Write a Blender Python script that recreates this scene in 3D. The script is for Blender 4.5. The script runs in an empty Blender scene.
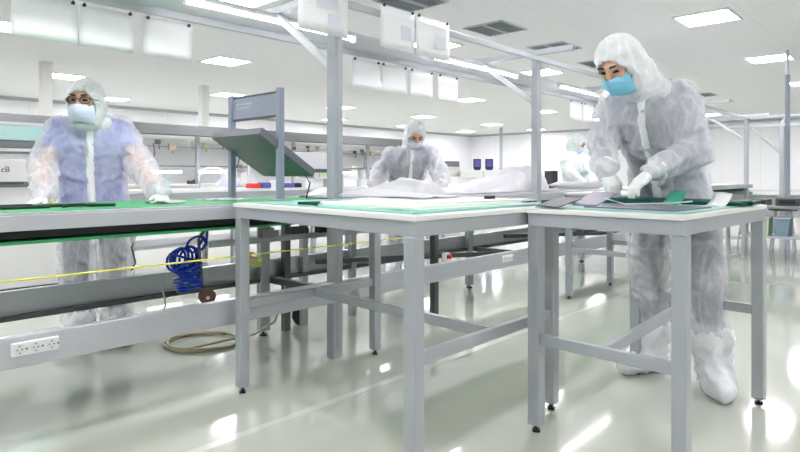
import bpy, bmesh, math, random
from mathutils import Vector, Matrix, noise
from mathutils.bvhtree import BVHTree
random.seed(7)
S = bpy.context.scene
COL = S.collection
PI = math.pi
V = Vector
# ------------------------------------------------------------------ frames
# the production lines run along u, w points away from the viewer across them
TH = math.radians(47.5)
CU, SU = math.cos(TH), math.sin(TH)
H = 1.05
def L(u, w, z=0.0): return V((CU*u - SU*w, SU*u + CU*w, z))
def uw(p): return (CU*p[0] + SU*p[1], -SU*p[0] + CU*p[1])
def at(px, py, Y): return V(((px-400)/600*Y, Y, H-(py-176)/600*Y))     # survey point at distance Y
def flo(px, py):                                                       # survey point on the floor
    Y = 600*H/(py-176); return V(((px-400)/600*Y, Y, 0))
# ------------------------------------------------------------------ materials
MATS = {}
def mat(name, col, rough=.5, metal=0., bump=0., bscale=60., var=0., vscale=3., spec=.5, emit=None, estr=0., alpha=1., trans=0., coat=0., stretch=None, transl=0., ridged=False, folds=0.):
    if name in MATS: return MATS[name]
    m = bpy.data.materials.new(name); m.use_nodes = True
    nt = m.node_tree; N = nt.nodes; b = N['Principled BSDF']
    b.inputs['Base Color'].default_value = (*col, 1)
    b.inputs['Roughness'].default_value = rough
    b.inputs['Metallic'].default_value = metal
    b.inputs['Specular IOR Level'].default_value = spec
    b.inputs['Coat Weight'].default_value = coat
    b.inputs['Coat Roughness'].default_value = .06
    b.inputs['Transmission Weight'].default_value = trans
    if emit:
        b.inputs['Emission Color'].default_value = (*emit, 1); b.inputs['Emission Strength'].default_value = estr
    tc = N.new('ShaderNodeTexCoord')
    src = tc.outputs['Object']
    if stretch:
        mp = N.new('ShaderNodeMapping'); mp.inputs['Scale'].default_value = stretch
        nt.links.new(src, mp.inputs['Vector']); src = mp.outputs['Vector']
    if var > 0:
        nz = N.new('ShaderNodeTexNoise'); nz.inputs['Scale'].default_value = vscale; nz.inputs['Detail'].default_value = 4
        nt.links.new(src, nz.inputs['Vector'])
        mx = N.new('ShaderNodeMix'); mx.data_type = 'RGBA'
        mx.inputs['A'].default_value = (*[max(0, c*(1-var)) for c in col], 1)
        mx.inputs['B'].default_value = (*[min(1, c*(1+var)) for c in col], 1)
        nt.links.new(nz.outputs['Fac'], mx.inputs['Factor']); nt.links.new(mx.outputs['Result'], b.inputs['Base Color'])
    if bump > 0:
        nb = N.new('ShaderNodeTexNoise'); nb.inputs['Scale'].default_value = bscale; nb.inputs['Detail'].default_value = 3
        if ridged: nb.noise_type = 'RIDGED_MULTIFRACTAL'; nb.inputs['Distortion'].default_value = .6; nb.inputs['Detail'].default_value = 4
        nt.links.new(src, nb.inputs['Vector'])
        bp = N.new('ShaderNodeBump'); bp.inputs['Strength'].default_value = bump; bp.inputs['Distance'].default_value = .035 if ridged else .01
        nt.links.new(nb.outputs['Fac'], bp.inputs['Height']); nt.links.new(bp.outputs['Normal'], b.inputs['Normal'])
    out = N['Material Output']; last = b.outputs['BSDF']
    if transl > 0:
        tl = N.new('ShaderNodeBsdfTranslucent'); tl.inputs['Color'].default_value = (*col, 1)
        ms = N.new('ShaderNodeMixShader'); ms.inputs['Fac'].default_value = transl
        nt.links.new(last, ms.inputs[1]); nt.links.new(tl.outputs[0], ms.inputs[2]); last = ms.outputs[0]
    if alpha < 1:
        tr = N.new('ShaderNodeBsdfTransparent')
        ms = N.new('ShaderNodeMixShader'); ms.inputs['Fac'].default_value = alpha
        if folds > 0:                       # where the sheer cloth is folded it lies double and lets less through
            prev = None
            for sc_, wd_, dis in ((3.2, .10, .5), (7.5, .15, .3), (19., .25, .3)):
                fz = N.new('ShaderNodeTexNoise'); fz.inputs['Scale'].default_value = sc_*folds; fz.inputs['Detail'].default_value = 1.5; fz.inputs['Distortion'].default_value = dis
                nt.links.new(src, fz.inputs['Vector'])
                sb = N.new('ShaderNodeMath'); sb.operation = 'SUBTRACT'; sb.inputs[1].default_value = .5; nt.links.new(fz.outputs['Fac'], sb.inputs[0])
                ab = N.new('ShaderNodeMath'); ab.operation = 'ABSOLUTE'; nt.links.new(sb.outputs[0], ab.inputs[0])
                mr = N.new('ShaderNodeMapRange'); mr.interpolation_type = 'SMOOTHSTEP'
                mr.inputs['From Min'].default_value = 0; mr.inputs['From Max'].default_value = wd_*.35
                mr.inputs['To Min'].default_value = 1. if sc_ < 5 else (.75 if sc_ < 10 else .45); mr.inputs['To Max'].default_value = 0
                nt.links.new(ab.outputs[0], mr.inputs['Value'])
                if prev is None: prev = mr.outputs[0]
                else:
                    mx_ = N.new('ShaderNodeMath'); mx_.operation = 'MAXIMUM'; nt.links.new(prev, mx_.inputs[0]); nt.links.new(mr.outputs[0], mx_.inputs[1]); prev = mx_.outputs[0]
            al = N.new('ShaderNodeMapRange'); al.inputs['To Min'].default_value = alpha; al.inputs['To Max'].default_value = min(.97, alpha+.15)
            nt.links.new(prev, al.inputs['Value']); nt.links.new(al.outputs[0], ms.inputs['Fac'])
        nt.links.new(tr.outputs[0], ms.inputs[1]); nt.links.new(last, ms.inputs[2]); last = ms.outputs[0]
    nt.links.new(last, out.inputs['Surface'])
    MATS[name] = m
    return m
def grid_mat(name, col, line, sx, sy, lw, rough=.6, spec=.3, rot=0., coat=0., var=0., vscale=1.):
    """panels with thin joint lines in the object's own x/y"""
    m = mat(name, col, rough, spec=spec, coat=coat, var=var, vscale=vscale); nt = m.node_tree; N = nt.nodes; b = N['Principled BSDF']
    tc = N.new('ShaderNodeTexCoord'); sp = N.new('ShaderNodeSeparateXYZ'); nt.links.new(tc.outputs['Object'], sp.inputs[0])
    outs = []
    for ax, s in (('X', sx), ('Y', sy)):
        d = N.new('ShaderNodeMath'); d.operation = 'DIVIDE'; d.inputs[1].default_value = s; nt.links.new(sp.outputs[ax], d.inputs[0])
        f = N.new('ShaderNodeMath'); f.operation = 'FRACT'; nt.links.new(d.outputs[0], f.inputs[0])
        l = N.new('ShaderNodeMath'); l.operation = 'LESS_THAN'; l.inputs[1].default_value = lw/s; nt.links.new(f.outputs[0], l.inputs[0])
        outs.append(l)
    mx = N.new('ShaderNodeMath'); mx.operation = 'MAXIMUM'; nt.links.new(outs[0].outputs[0], mx.inputs[0]); nt.links.new(outs[1].outputs[0], mx.inputs[1])
    c = N.new('ShaderNodeMix'); c.data_type = 'RGBA'; c.inputs['A'].default_value = (*col, 1); c.inputs['B'].default_value = (*line, 1)
    old = b.inputs['Base Color'].links
    if old: nt.links.new(old[0].from_socket, c.inputs['A'])
    nt.links.new(mx.outputs[0], c.inputs['Factor']); nt.links.new(c.outputs['Result'], b.inputs['Base Color'])
    return m
M_STEEL = mat('powder_grey_steel', (.43, .455, .49), .38, .25, var=.05, vscale=5, bump=.03, bscale=180)
M_ALU = mat('brushed_aluminium', (.56, .575, .62), .32, .45, bump=.04, bscale=120, stretch=(.05, 1, 1))
M_WALU = mat('white_painted_aluminium', (.70, .71, .76), .4, .1, var=.02)
M_HOOD = mat('lamp_hood_grey', (.62, .63, .67), .5)
M_BLST = mat('blue_grey_steel', (.30, .33, .42), .4, .2)
M_DARK = mat('dark_steel', (.10, .105, .11), .45, .4, var=.15)
M_BLACK = mat('black_plastic', (.015, .015, .018), .45)
M_TOP = mat('white_laminate', (.80, .80, .80), .3, var=.02, vscale=4)
M_EDGE = mat('pale_edge_band', (.75, .70, .70), .45, var=.03)
M_BELT = mat('green_belt', (.035, .36, .13), .55, bump=.05, bscale=300, var=.1, vscale=4)
M_BELTD = mat('dark_belt', (.02, .022, .022), .5, var=.2)
M_PAPER = mat('plastic_sleeved_paper', (.97, .97, .985), .25, transl=.4)
M_PRINT = mat('pale_grey_print', (.66, .68, .76), .5)
M_TUBE = mat('lit_tube', (1, 1, 1), .4, emit=(1., .99, .98), estr=5)
M_PANEL = mat('lit_diffuser', (1, 1, 1), .4, emit=(1., .985, 1.), estr=20)
M_SUIT = mat('white_nonwoven', (.90, .905, .96), .65, ridged=True, bump=1., bscale=6, stretch=(1.1, 1.1, .5), alpha=.49, folds=1., transl=.06, spec=.3)
M_SUITT = mat('white_nonwoven_opaque', (.86, .865, .91), .7, ridged=True, bump=1., bscale=6, stretch=(1, 1, .6), spec=.25)
M_SUITB = mat('sheer_white_nonwoven', (.90, .905, .96), .65, ridged=True, bump=1., bscale=6, stretch=(1.1, 1.1, .5), alpha=.42, folds=1., transl=.06, spec=.3)
M_HOODC = mat('white_nonwoven_hood', (.93, .935, .97), .65, ridged=True, bump=.6, bscale=9, alpha=.84, folds=1.2, spec=.3)
M_FLAP = mat('white_nonwoven_strip', (.92, .93, .95), .6, bump=.2, bscale=40)
M_SKIN = mat('skin', (.72, .44, .33), .5, var=.06, vscale=30)
M_BROW = mat('dark_hair', (.05, .03, .02), .7)
M_EYE = mat('eye_dark', (.03, .02, .02), .2)
M_MASKB = mat('blue_mask', (.25, .64, .86), .7, bump=.5, bscale=30, stretch=(.3, .3, 4))
M_MASKW = mat('pale_blue_mask', (.72, .79, .95), .7, bump=.5, bscale=30, stretch=(.3, .3, 4))
M_GLOVE = mat('white_glove', (.90, .89, .90), .55, bump=.25, bscale=70)
M_SHIRTB = mat('blue_shirt', (.05, .12, .70), .8, var=.12, vscale=6)
M_SHIRTG = mat('grey_blue_shirt', (.09, .11, .21), .8, var=.15, vscale=6)
M_PANTS = mat('dark_trousers', (.045, .05, .09), .8, var=.2, vscale=6)
M_FRAME = mat('brown_glasses', (.10, .05, .04), .3)
M_TEAL = mat('teal_mat', (.30, .60, .54), .35, var=.06, vscale=6)
M_MINT = mat('mint_sheet', (.55, .83, .76), .3, var=.03)
M_CREAM = mat('cream_foam_sheet', (.86, .88, .80), .6, var=.02)
M_FILM = mat('white_film', (.66, .66, .70), .35, bump=.6, bscale=14, transl=.2)
M_PCB = mat('dark_green_board', (.008, .075, .058), .5, spec=.2, var=.3, vscale=60)
M_GREENF = mat('green_flex', (.02, .27, .17), .35, var=.1)
M_LCD = mat('grey_violet_panel', (.20, .18, .25), .3, spec=.3, var=.06, vscale=3)
M_LCD2 = mat('dark_panel', (.08, .065, .085), .3, spec=.3)
M_TRAY = mat('slate_grey_panel', (.16, .165, .19), .4, .1, var=.15, vscale=4)
M_BLUEH = mat('blue_air_hose', (.005, .04, .42), .3)
M_YEL = mat('yellow_cord', (.78, .78, .10), .5)
M_YBOX = mat('olive_valve', (.45, .47, .22), .5, var=.1)
M_ORNG = mat('coral_cap', (.85, .33, .24), .5)
M_RED = mat('red_button', (.70, .03, .03), .35)
M_CABLE = mat('beige_cable', (.52, .44, .30), .5)
M_GCAB = mat('grey_cable', (.45, .46, .46), .5)
M_BROWN = mat('brown_pulley', (.16, .08, .05), .45, .2)
M_WHITE = mat('white_enamel', (.78, .785, .81), .35, var=.015)
M_OFFW = mat('off_white_panel', (.77, .77, .77), .5, var=.02)
M_GREYP = mat('grey_duct', (.21, .215, .225), .5, .1, var=.05)
M_TGLASS = mat('teal_glass', (.55, .82, .80), .12, var=.03)
M_VENT = mat('vent_slate', (.25, .285, .31), .5)
M_VENTL = mat('vent_rail', (.55, .60, .62), .5)
M_LILAC = mat('pale_blue_fabric', (.62, .66, .88), .8, bump=.4, bscale=15)
M_BLUEB = mat('dark_blue_plastic', (.10, .10, .38), .4)
M_BINB = mat('slate_blue_bin', (.24, .35, .45), .4)
M_BING = mat('pale_green_bin', (.50, .70, .42), .4)
M_PILLAR = mat('ivory_paint', (.92, .92, .89), .6)
M_TEXT = mat('dark_grey_lettering', (.14, .14, .15), .5)
M_CAPW = mat('white_cap', (.82, .82, .82), .4)
M_BLUEBAG = mat('pale_aqua_nonwoven', (.84, .91, .92), .7, ridged=True, bump=1., bscale=5)
# ------------------------------------------------------------------ mesh helpers
def frame(d, up=V((0, 0, 1))):
    d = d.normalized(); s = d.cross(up)
    if s.length < 1e-4: s = d.cross(V((1, 0, 0)))
    s.normalize(); return d, s, s.cross(d).normalized()
def box(bm, c, s, M=None):
    c = V(c); vs = []
    for z in (-.5, .5):
        for y in (-.5, .5):
            for x in (-.5, .5):
                p = V((x*s[0], y*s[1], z*s[2]))
                if M: p = M @ p
                vs.append(bm.verts.new(p + c))
    for f in ((0, 2, 3, 1), (4, 5, 7, 6), (0, 1, 5, 4), (2, 6, 7, 3), (0, 4, 6, 2), (1, 3, 7, 5)):
        bm.faces.new([vs[i] for i in f])
def beam(bm, a, b, w, h, up=V((0, 0, 1))):
    a = V(a); b = V(b); d, s, n = frame(b-a, up)
    q = [(-.5, -.5), (.5, -.5), (.5, .5), (-.5, .5)]
    A = [bm.verts.new(a + s*x*w + n*y*h) for x, y in q]; B = [bm.verts.new(b + s*x*w + n*y*h) for x, y in q]
    for i in range(4):
        j = (i+1) % 4; bm.faces.new((A[i], A[j], B[j], B[i]))
    bm.faces.new(A[::-1]); bm.faces.new(B)
def tube(bm, pts, r, n=8, closed=False):
    pts = [V(p) for p in pts]; K = len(pts); rings = []
    pn = None
    for i, p in enumerate(pts):
        a = pts[(i-1) % K] if (closed or i) else p
        b = pts[(i+1) % K] if (closed or i < K-1) else p
        d = (b-a).normalized()
        if pn is None: _, s, nn = frame(d)
        else:
            s = pn - d*pn.dot(d)
            s = s.normalized() if s.length > 1e-5 else frame(d)[1]
            nn = d.cross(s)
        pn = s
        rr = r[i] if isinstance(r, (list, tuple)) else r
        rings.append([bm.verts.new(p + (s*math.cos(t) + nn*math.sin(t))*rr) for t in [2*PI*k/n for k in range(n)]])
    m = K if closed else K-1
    for i in range(m):
        A, B = rings[i], rings[(i+1) % K]
        for k in range(n):
            bm.faces.new((A[k], A[(k+1) % n], B[(k+1) % n], B[k]))
    if not closed:
        bm.faces.new(rings[0][::-1]); bm.faces.new(rings[-1])
def cyl(bm, a, b, r, n=16, r2=None): tube(bm, [a, b], [r, r if r2 is None else r2], n)
def sphere_pts(p, r, sub=2):
    t = bmesh.new(); bmesh.ops.create_icosphere(t, subdivisions=sub, radius=r)
    o = [v.co + V(p) for v in t.verts]; t.free(); return o
def hull(bm, balls, sub=2):
    vs = []
    for p, r in balls:
        vs += [bm.verts.new(q) for q in sphere_pts(p, r, sub)]
    res = bmesh.ops.convex_hull(bm, input=vs)
    dead = [e for e in res['geom_interior'] if isinstance(e, bmesh.types.BMVert)]
    if dead: bmesh.ops.delete(bm, geom=dead, context='VERTS')
def prism(bm, pts, off):
    """solid from an outline (list of 3D points) pushed along off"""
    A = [bm.verts.new(V(p)) for p in pts]; B = [bm.verts.new(V(p)+V(off)) for p in pts]
    bm.faces.new(A[::-1]); bm.faces.new(B); n = len(A)
    for i in range(n):
        j = (i+1) % n; bm.faces.new((A[i], A[j], B[j], B[i]))
def sheet(bm, rows, th):
    """grid of 3D points with a thickness"""
    n, m = len(rows), len(rows[0])
    rows = [[V(p) for p in r] for r in rows]
    T = [[bm.verts.new(p) for p in r] for r in rows]
    Bt = [[bm.verts.new(p - V((0, 0, th)) if not isinstance(th, V) else p - th) for p in r] for r in rows]
    for i in range(n-1):
        for j in range(m-1):
            bm.faces.new((T[i][j], T[i+1][j], T[i+1][j+1], T[i][j+1]))
            bm.faces.new((Bt[i][j], Bt[i][j+1], Bt[i+1][j+1], Bt[i+1][j]))
    for i in range(n-1):
        bm.faces.new((T[i][0], Bt[i][0], Bt[i+1][0], T[i+1][0])); bm.faces.new((T[i][-1], T[i+1][-1], Bt[i+1][-1], Bt[i][-1]))
    for j in range(m-1):
        bm.faces.new((T[0][j], T[0][j+1], Bt[0][j+1], Bt[0][j])); bm.faces.new((T[-1][j], Bt[-1][j], Bt[-1][j+1], T[-1][j+1]))
def obj(name, bm, m, parent=None, smooth=False, bevel=0.):
    bmesh.ops.recalc_face_normals(bm, faces=bm.faces)
    me = bpy.data.meshes.new(name); bm.to_mesh(me); bm.free()
    if smooth:
        for p in me.polygons: p.use_smooth = True
    me.materials.append(m)
    o = bpy.data.objects.new(name, me); COL.objects.link(o)
    if parent: o.parent = parent
    if bevel:
        b = o.modifiers.new('bevel', 'BEVEL'); b.width = bevel; b.segments = 2; b.limit_method = 'ANGLE'
    return o
def tag(o, label, cat, group=None, kind=None):
    if label: o['label'] = label
    if cat: o['category'] = cat
    if group: o['group'] = group
    if kind: o['kind'] = kind
    return o
def thing(name, loc, label, cat, rz=TH, group=None):
    o = bpy.data.objects.new(name, None); COL.objects.link(o); o.empty_display_size = .1
    o.location = loc; o.rotation_euler = (0, 0, rz); return tag(o, label, cat, group)
def struct(name, bm, m, loc=(0, 0, 0), rz=TH, **k):
    o = obj(name, bm, m, **k); o.location = loc; o.rotation_euler = (0, 0, rz); o['kind'] = 'structure'; return o
def solo(name, bm, m, loc, label, cat, rz=TH, group=None, **k):
    o = obj(name, bm, m, **k); o.location = loc; o.rotation_euler = (0, 0, rz); return tag(o, label, cat, group)
def NB(): return bmesh.new()
# ------------------------------------------------------------------ room shell (line frame)
U0, U1, W0, W1, HC = -7., 23.6, -9., 17., 3.0
M_FLOOR = mat('green_grey_epoxy', (.55, .57, .50), .09, coat=.7, spec=.8, var=.04, vscale=.8, bump=.012, bscale=3)
bm = NB(); box(bm, ((U0+U1)/2, (W0+W1)/2, -.05), (U1-U0+.4, W1-W0+.4, .1)); struct('floor', bm, M_FLOOR)
M_CEIL = grid_mat('ceiling_panels', (.81, .82, .835), (.735, .745, .76), 3.5, .6, .012, rough=.75)
bm = NB(); box(bm, ((U0+U1)/2, (W0+W1)/2, HC+.05), (U1-U0+.4, W1-W0+.4, .1)); struct('ceiling', bm, M_CEIL)
M_WALL = grid_mat('wall_sandwich_panels', (.91, .91, .95), (.78, .75, .79), 1.2, 1.2, .012, rough=.45)
bm = NB(); box(bm, ((U0+U1)/2, W1+.1, HC/2), (U1-U0+.4, .2, HC)); struct('wall_left', bm, M_WALL)
bm = NB(); box(bm, ((U0+U1)/2, W0-.1, HC/2), (U1-U0+.4, .2, HC)); struct('wall_right', bm, M_WALL)
bm = NB(); box(bm, (U1+.1, (W0+W1)/2, HC/2), (.2, W1-W0, HC)); struct('wall_back', bm, M_WALL)
bm = NB(); box(bm, (U0-.1, (W0+W1)/2, HC/2), (.2, W1-W0, HC)); struct('wall_front', bm, M_WALL)
M_COVE = mat('grey_cove', (.50, .51, .53), .6)
bm = NB(); box(bm, ((U0+U1)/2, W1-.03, HC-.04), (U1-U0, .06, .08)); struct('trim_1', bm, M_COVE)
bm = NB(); box(bm, (U1-.03, (W0+W1)/2, HC-.04), (.06, W1-W0, .08)); struct('trim_2', bm, M_COVE)
bm = NB(); box(bm, ((U0+U1)/2, W1-.015, .05), (U1-U0, .03, .1)); struct('baseboard_left', bm, M_GREYP)
bm = NB(); box(bm, (U1-.015, (W0+W1)/2, .05), (.03, W1-W0, .1)); struct('baseboard_back', bm, M_GREYP)
bm = NB(); box(bm, (0, 0, HC/2), (.17, .17, HC)); struct('pillar', bm, M_PILLAR, loc=L(3.47, 11.4), bevel=.01)
bm = NB(); box(bm, (0, 0, HC/2), (.17, .17, HC)); struct('pillar', bm, M_PILLAR, loc=L(6.7, 11.9), bevel=.01)
bm = NB(); box(bm, (3, 2.12, .0004), (12, .045, .0008)); struct('floor_strip', bm, mat('pale_floor_strip', (.575, .595, .55), .16))  # thin strip slightly paler than the floor, running along u
# ------------------------------------------------------------------ ceiling lights and vents
ORD = ['first', 'second', 'third', 'fourth', 'fifth', 'sixth', 'seventh', 'eighth', 'ninth', 'tenth']
rows = [(2.2, [-2.6, .9, 4.45, 8.0, 11.45, 15.0, 18.5, 22], 'in the row beyond the right-hand worker'),
        (5.65, [-3.2, .2, 3.65, 6.9, 10.1, 13.7, 17.2, 20.7], 'in the row above the main line'),
        (9.05, [-1.2, 2.35, 5.5, 9.0, 12.5, 16.3, 19.8], 'in the middle row of the ceiling'),
        (12.75, [-3., .6, 4.2, 7.8, 11.4, 15.05, 19.05, 22.4], 'in the second row from the left wall'),
        (15.6, [-.9, 2.7, 6.3, 10, 13.7, 17.4, 21.3], 'in the row along the left wall'),
        (-1.3, [-4., -.5, 3.1, 6.6, 10.1], None), (-4.8, [-4., -.5, 3.1, 6.6, 10.1], None)]
def inframe(p, mgn=8):
    if p.y < .3: return False
    x = 400+600*p.x/p.y; y = 176-600*(p.z-H)/p.y
    return -mgn < x < 800+mgn and -mgn < y < 452+mgn
def ceiling_light(u, w, label, first=[None, None]):
    t = thing('ceiling_light', L(u, w, HC), label, 'ceiling light', group='square ceiling light panels')
    if first[0] is None:
        bm = NB()
        for a, b, s in ((0, .305, (.64, .03)), (0, -.305, (.64, .03)), (.305, 0, (.03, .58)), (-.305, 0, (.03, .58))):
            box(bm, (a, b, -.006), (s[0], s[1], .02))
        first[0] = obj('frame', bm, M_WHITE, t)
        bm = NB(); box(bm, (0, 0, -.003), (.58, .58, .006)); first[1] = obj('diffuser', bm, M_PANEL, t)
    else:
        for o in first:
            c = o.copy(); COL.objects.link(c); c.parent = t
    return t
for w, us, desc in rows:
    k = 0
    for u in us:
        if desc and inframe(L(u, w, HC)):
            lab = 'square ceiling light, %s from the viewer %s' % (ORD[k], desc); k += 1
        else: lab = 'lit square ceiling light panel outside the view of the photo'
        ceiling_light(u, w, lab)
vents = [5.0, 6.68, 8.28, 9.95, 11.7, 13.6, 15.5, 17.0]
k = 0
for u in vents:
    t = thing('ceiling_vent', L(u, 4.42, HC), 'dark slatted air vent in the ceiling, %s of its row from the viewer' % ORD[k], 'air vent', group='air vents in a row along the ceiling'); k += 1
    bm = NB(); box(bm, (0, 0, -.002), (.58, .56, .004)); obj('backing', bm, M_VENT, t)
    for j in range(9):
        if j == 4: continue
        bm = NB(); box(bm, (0, -.24+.06*j, -.012), (.56, .012, .016), Matrix.Rotation(.5, 3, 'X')); obj('slat', bm, M_VENT, t)
    bm = NB(); box(bm, (0, 0, -.012), (.58, .03, .02)); obj('centre_bar', bm, M_VENTL, t)
    bm = NB()
    for a, b, s in ((0, .29, (.62, .02)), (0, -.29, (.62, .02)), (.3, 0, (.02, .56)), (-.3, 0, (.02, .56))): box(bm, (a, b, -.008), (*s, .018))
    obj('rim', bm, M_VENTL, t)
# ------------------------------------------------------------------ main conveyor line
CW0, CW1 = 2.60, 3.42                    # near and far faces
CE = 12.2                                # its end
PS = [-2.37, -.03, 2.31, 4.61, 6.95, 9.35, 11.85]
cv = thing('conveyor', L(0, 0), 'long green belt conveyor in grey aluminium framing across the room', 'conveyor')
bm = NB(); box(bm, (.15, 3.01, .899), (4.7, .735, .026)); obj('belt', bm, M_BELT, cv)
bm = NB(); box(bm, (7.36, 3.01, .897), (9.68, .735, .022)); obj('worktop', bm, M_TOP, cv)
bm = NB(); box(bm, (5, 3.01, .79), (14.4, .72, .012)); obj('return_belt', bm, M_BELT, cv)
bm = NB(); box(bm, (5, 3.01, .834), (14.3, .66, .06)); obj('slider_bed', bm, M_BELTD, cv)
for w in (CW0+.02, CW1-.02):
    bm = NB(); box(bm, (5, w, .87), (14.4, .04, .06)); box(bm, (5, w+(.012 if w < 3 else -.012), .905), (14.4, .012, .01))
    obj('side_rail', bm, M_ALU, cv, bevel=.003)
bm = NB(); box(bm, (5, CW0+.022, .382), (14.4, .044, .12)); fb = obj('front_beam', bm, M_ALU, cv, bevel=.004)
bm = NB(); box(bm, (5, CW1-.022, .43), (14.4, .044, .115)); obj('rear_beam', bm, M_ALU, cv, bevel=.004)
bm = NB(); box(bm, (5, CW1-.07, .362), (14.4, .05, .022)); obj('cable_channel', bm, M_DARK, cv)
for u in PS:
    for w in (CW0+.07, CW1-.08):
        if w < 3 and u > 0: continue
        bm = NB(); box(bm, (u, w, .42), (.07, .05, .78)); g = obj('leg', bm, M_STEEL, cv, bevel=.003)
        bm = NB(); cyl(bm, (u, w, 0), (u, w, .012), .03); cyl(bm, (u, w, .01), (u, w, .05), .008); obj('levelling_foot', bm, M_BLACK, g)
    bm = NB(); box(bm, (u+.06, 3.0, .36), (.04, .76, .04)); obj('cross_member', bm, M_DARK, cv)
    bm = NB(); box(bm, (u+.5, 3.0, .74), (.04, .72, .05)); obj('cross_member', bm, M_STEEL, cv)
bm = NB(); beam(bm, (2.75, CW1-.09, .44), (4.5, CW0+.09, .40), .03, .035); obj('diagonal_tie', bm, M_DARK, cv)
bm = NB(); beam(bm, (5.2, CW1-.09, .44), (6.9, CW0+.09, .40), .03, .035); obj('diagonal_tie', bm, M_DARK, cv)
for u, w, mm in ((2.485, 3.33, M_DARK), (2.66, 3.36, M_STEEL), (3.1, 3.33, M_STEEL), (3.38, 2.76, M_DARK)):
    bm = NB(); box(bm, (u, w, .385), (.045, .045, .77)); obj('inner_leg', bm, mm, cv)
for i in range(12):
    u = 1.9+.21*i
    bm = NB(); box(bm, (u, 2.72, .745), (.07+.03*(i % 3), .05, .05-.012*(i % 2))); cyl(bm, (u+.05, 2.70, .74), (u+.05, 2.76, .74), .018, 10); obj('roller_bracket', bm, M_BLACK if i % 3 else M_GREYP, cv)
bm = NB(); box(bm, (3.2, 2.78, .70), (3.2, .03, .03)); obj('bracket_rail', bm, M_STEEL, cv)
def sockets(u0, u1, z, label):
    n = 3; wd = u1-u0
    t = thing('power_strip', L((u0+u1)/2, CW0, z), label, 'power strip', group='socket strips on the front beam')
    bm = NB(); box(bm, (0, -.008, 0), (wd, .016, .052)); obj('housing', bm, M_CAPW, t, bevel=.004)
    for k in range(n):
        x = -wd/2+wd*(k+.5)/n
        bm = NB(); cyl(bm, (x, -.016, 0), (x, -.018, 0), .0185, 20); s = obj('socket', bm, M_WHITE, t)
        bm = NB()
        for dx in (-.008, .008): cyl(bm, (x+dx, -.0175, 0), (x+dx, -.0192, 0), .0026, 8)
        for dz in (-.013, .013): box(bm, (x, -.0185, dz), (.006, .0015, .003))
        obj('contact_hole', bm, M_BLACK, s)
        bm = NB(); cyl(bm, (x+.0235, -.016, 0), (x+.0235, -.0185, 0), .0035, 8); obj('screw_hole', bm, M_BLACK, t)
sockets(.671, .835, .395, 'white triple socket strip on the grey front beam at far left')
sockets(4.02, 4.17, .395, 'white triple socket strip on the front beam beyond the large table')
# ------------------------------------------------------------------ lighting gantry over the line
gt = thing('lighting_gantry', L(2.31, CW0), 'tall pale aluminium post gantry carrying lamps and rails above the conveyor', 'gantry')
ox, oy = 2.31, CW0
for u in PS[2:]:
    x = u-ox
    bm = NB(); box(bm, (x, .03, 1.035), (.07, .06, 2.06)); box(bm, (x, -.002, 1.05), (.02, .004, 2.0)); p = obj('post', bm, M_STEEL, gt, bevel=.004)
    bm = NB(); beam(bm, (x, -.32, 2.11), (x, .86, 2.11), .045, .045); obj('cross_arm', bm, M_STEEL, gt, bevel=.003)
    bm = NB(); beam(bm, (x, .05, 1.68), (x, .60, 2.09), .035, .04); obj('brace', bm, M_WALU, gt, bevel=.003)
bm = NB(); beam(bm, (-4.6, .0, 2.055), (9.6, .0, 2.055), .03, .04); obj('front_rail', bm, M_STEEL, gt, bevel=.003)
bm = NB(); beam(bm, (-4.6, .85, 2.02), (9.6, .85, 2.02), .035, .045); obj('rear_rail', bm, M_STEEL, gt, bevel=.003)
bm = NB(); sheet(bm, [[(-4.6, .56, 2.085), (-4.6, .70, 2.10), (-4.6, .84, 2.05)], [(9.6, .56, 2.085), (9.6, .70, 2.10), (9.6, .84, 2.05)]], .004); obj('lamp_hood', bm, M_HOOD, gt)
for i, u in enumerate([-.55, 1.68, 3.9, 6.1, 8.3]):
    lab = ['outside the left edge of the photo', 'left of the tall front post', 'between the two tall posts', 'left of the right-hand worker', 'behind the right-hand worker'][i]
    t = thing('tube_lamp', L(u+.66, 3.2, 2.045), 'lit tube lamp under the gantry hood, '+lab, 'lamp', group='tube lamps over the conveyor')
    bm = NB(); box(bm, (0, 0, .025), (1.32, .05, .03)); obj('batten', bm, M_WHITE, t)
    bm = NB(); cyl(bm, (-.65, 0, -.004), (.65, 0, -.004), .013, 12); obj('tube', bm, M_TUBE, t, smooth=False)
    for s in (-.655, .655):
        bm = NB(); box(bm, (s, 0, .0), (.014, .034, .05)); obj('end_cap', bm, M_WHITE, t)
def paper(u0, u1, w, z0, z1, label, pic, group, clips=True):
    wd, ht = u1-u0, z1-z0
    t = thing('paper_sheet', L((u0+u1)/2, w, z0), label, 'paper sheet', group=group)
    rws = []
    ph = random.random()*6
    for i in range(9):
        rws.append([(-wd/2+wd*i/8, .006*math.sin(i*.8+ph)*(1-j/5)*.8, ht*j/5) for j in range(6)])
    bm = NB(); sheet(bm, rws, V((0, .0015, 0))); obj('sheet', bm, M_PAPER, t, smooth=True)
    if pic == 1:
        bm = NB(); box(bm, (wd*.22, -.009, ht*.45), (wd*.3, .001, ht*.34)); obj('print', bm, M_PRINT, t)
    if pic == 2:
        for k, (a, b) in enumerate(((.25, .62), (.05, .60), (.28, .30))):
            bm = NB(); box(bm, (wd*(a-.1), -.009, ht*b), (wd*.24, .001, ht*.22)); obj('print', bm, M_PRINT, t)
    if clips:
        for s in (-.42, .42):
            bm = NB(); box(bm, (wd*s, -.004, ht-.004), (.016, .016, .012)); prism(bm, [(wd*s-.008, -.012, ht+.002), (wd*s+.008, -.012, ht+.002), (wd*s, -.012, ht+.012)], (0, .003, 0)); obj('clip', bm, M_BLACK, t)
A0, A1 = 1.843, 2.105
wA = CW0-.03
GA, GB = 'sheets clipped to the front rail', 'sheets clipped to the rear rail'
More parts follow.
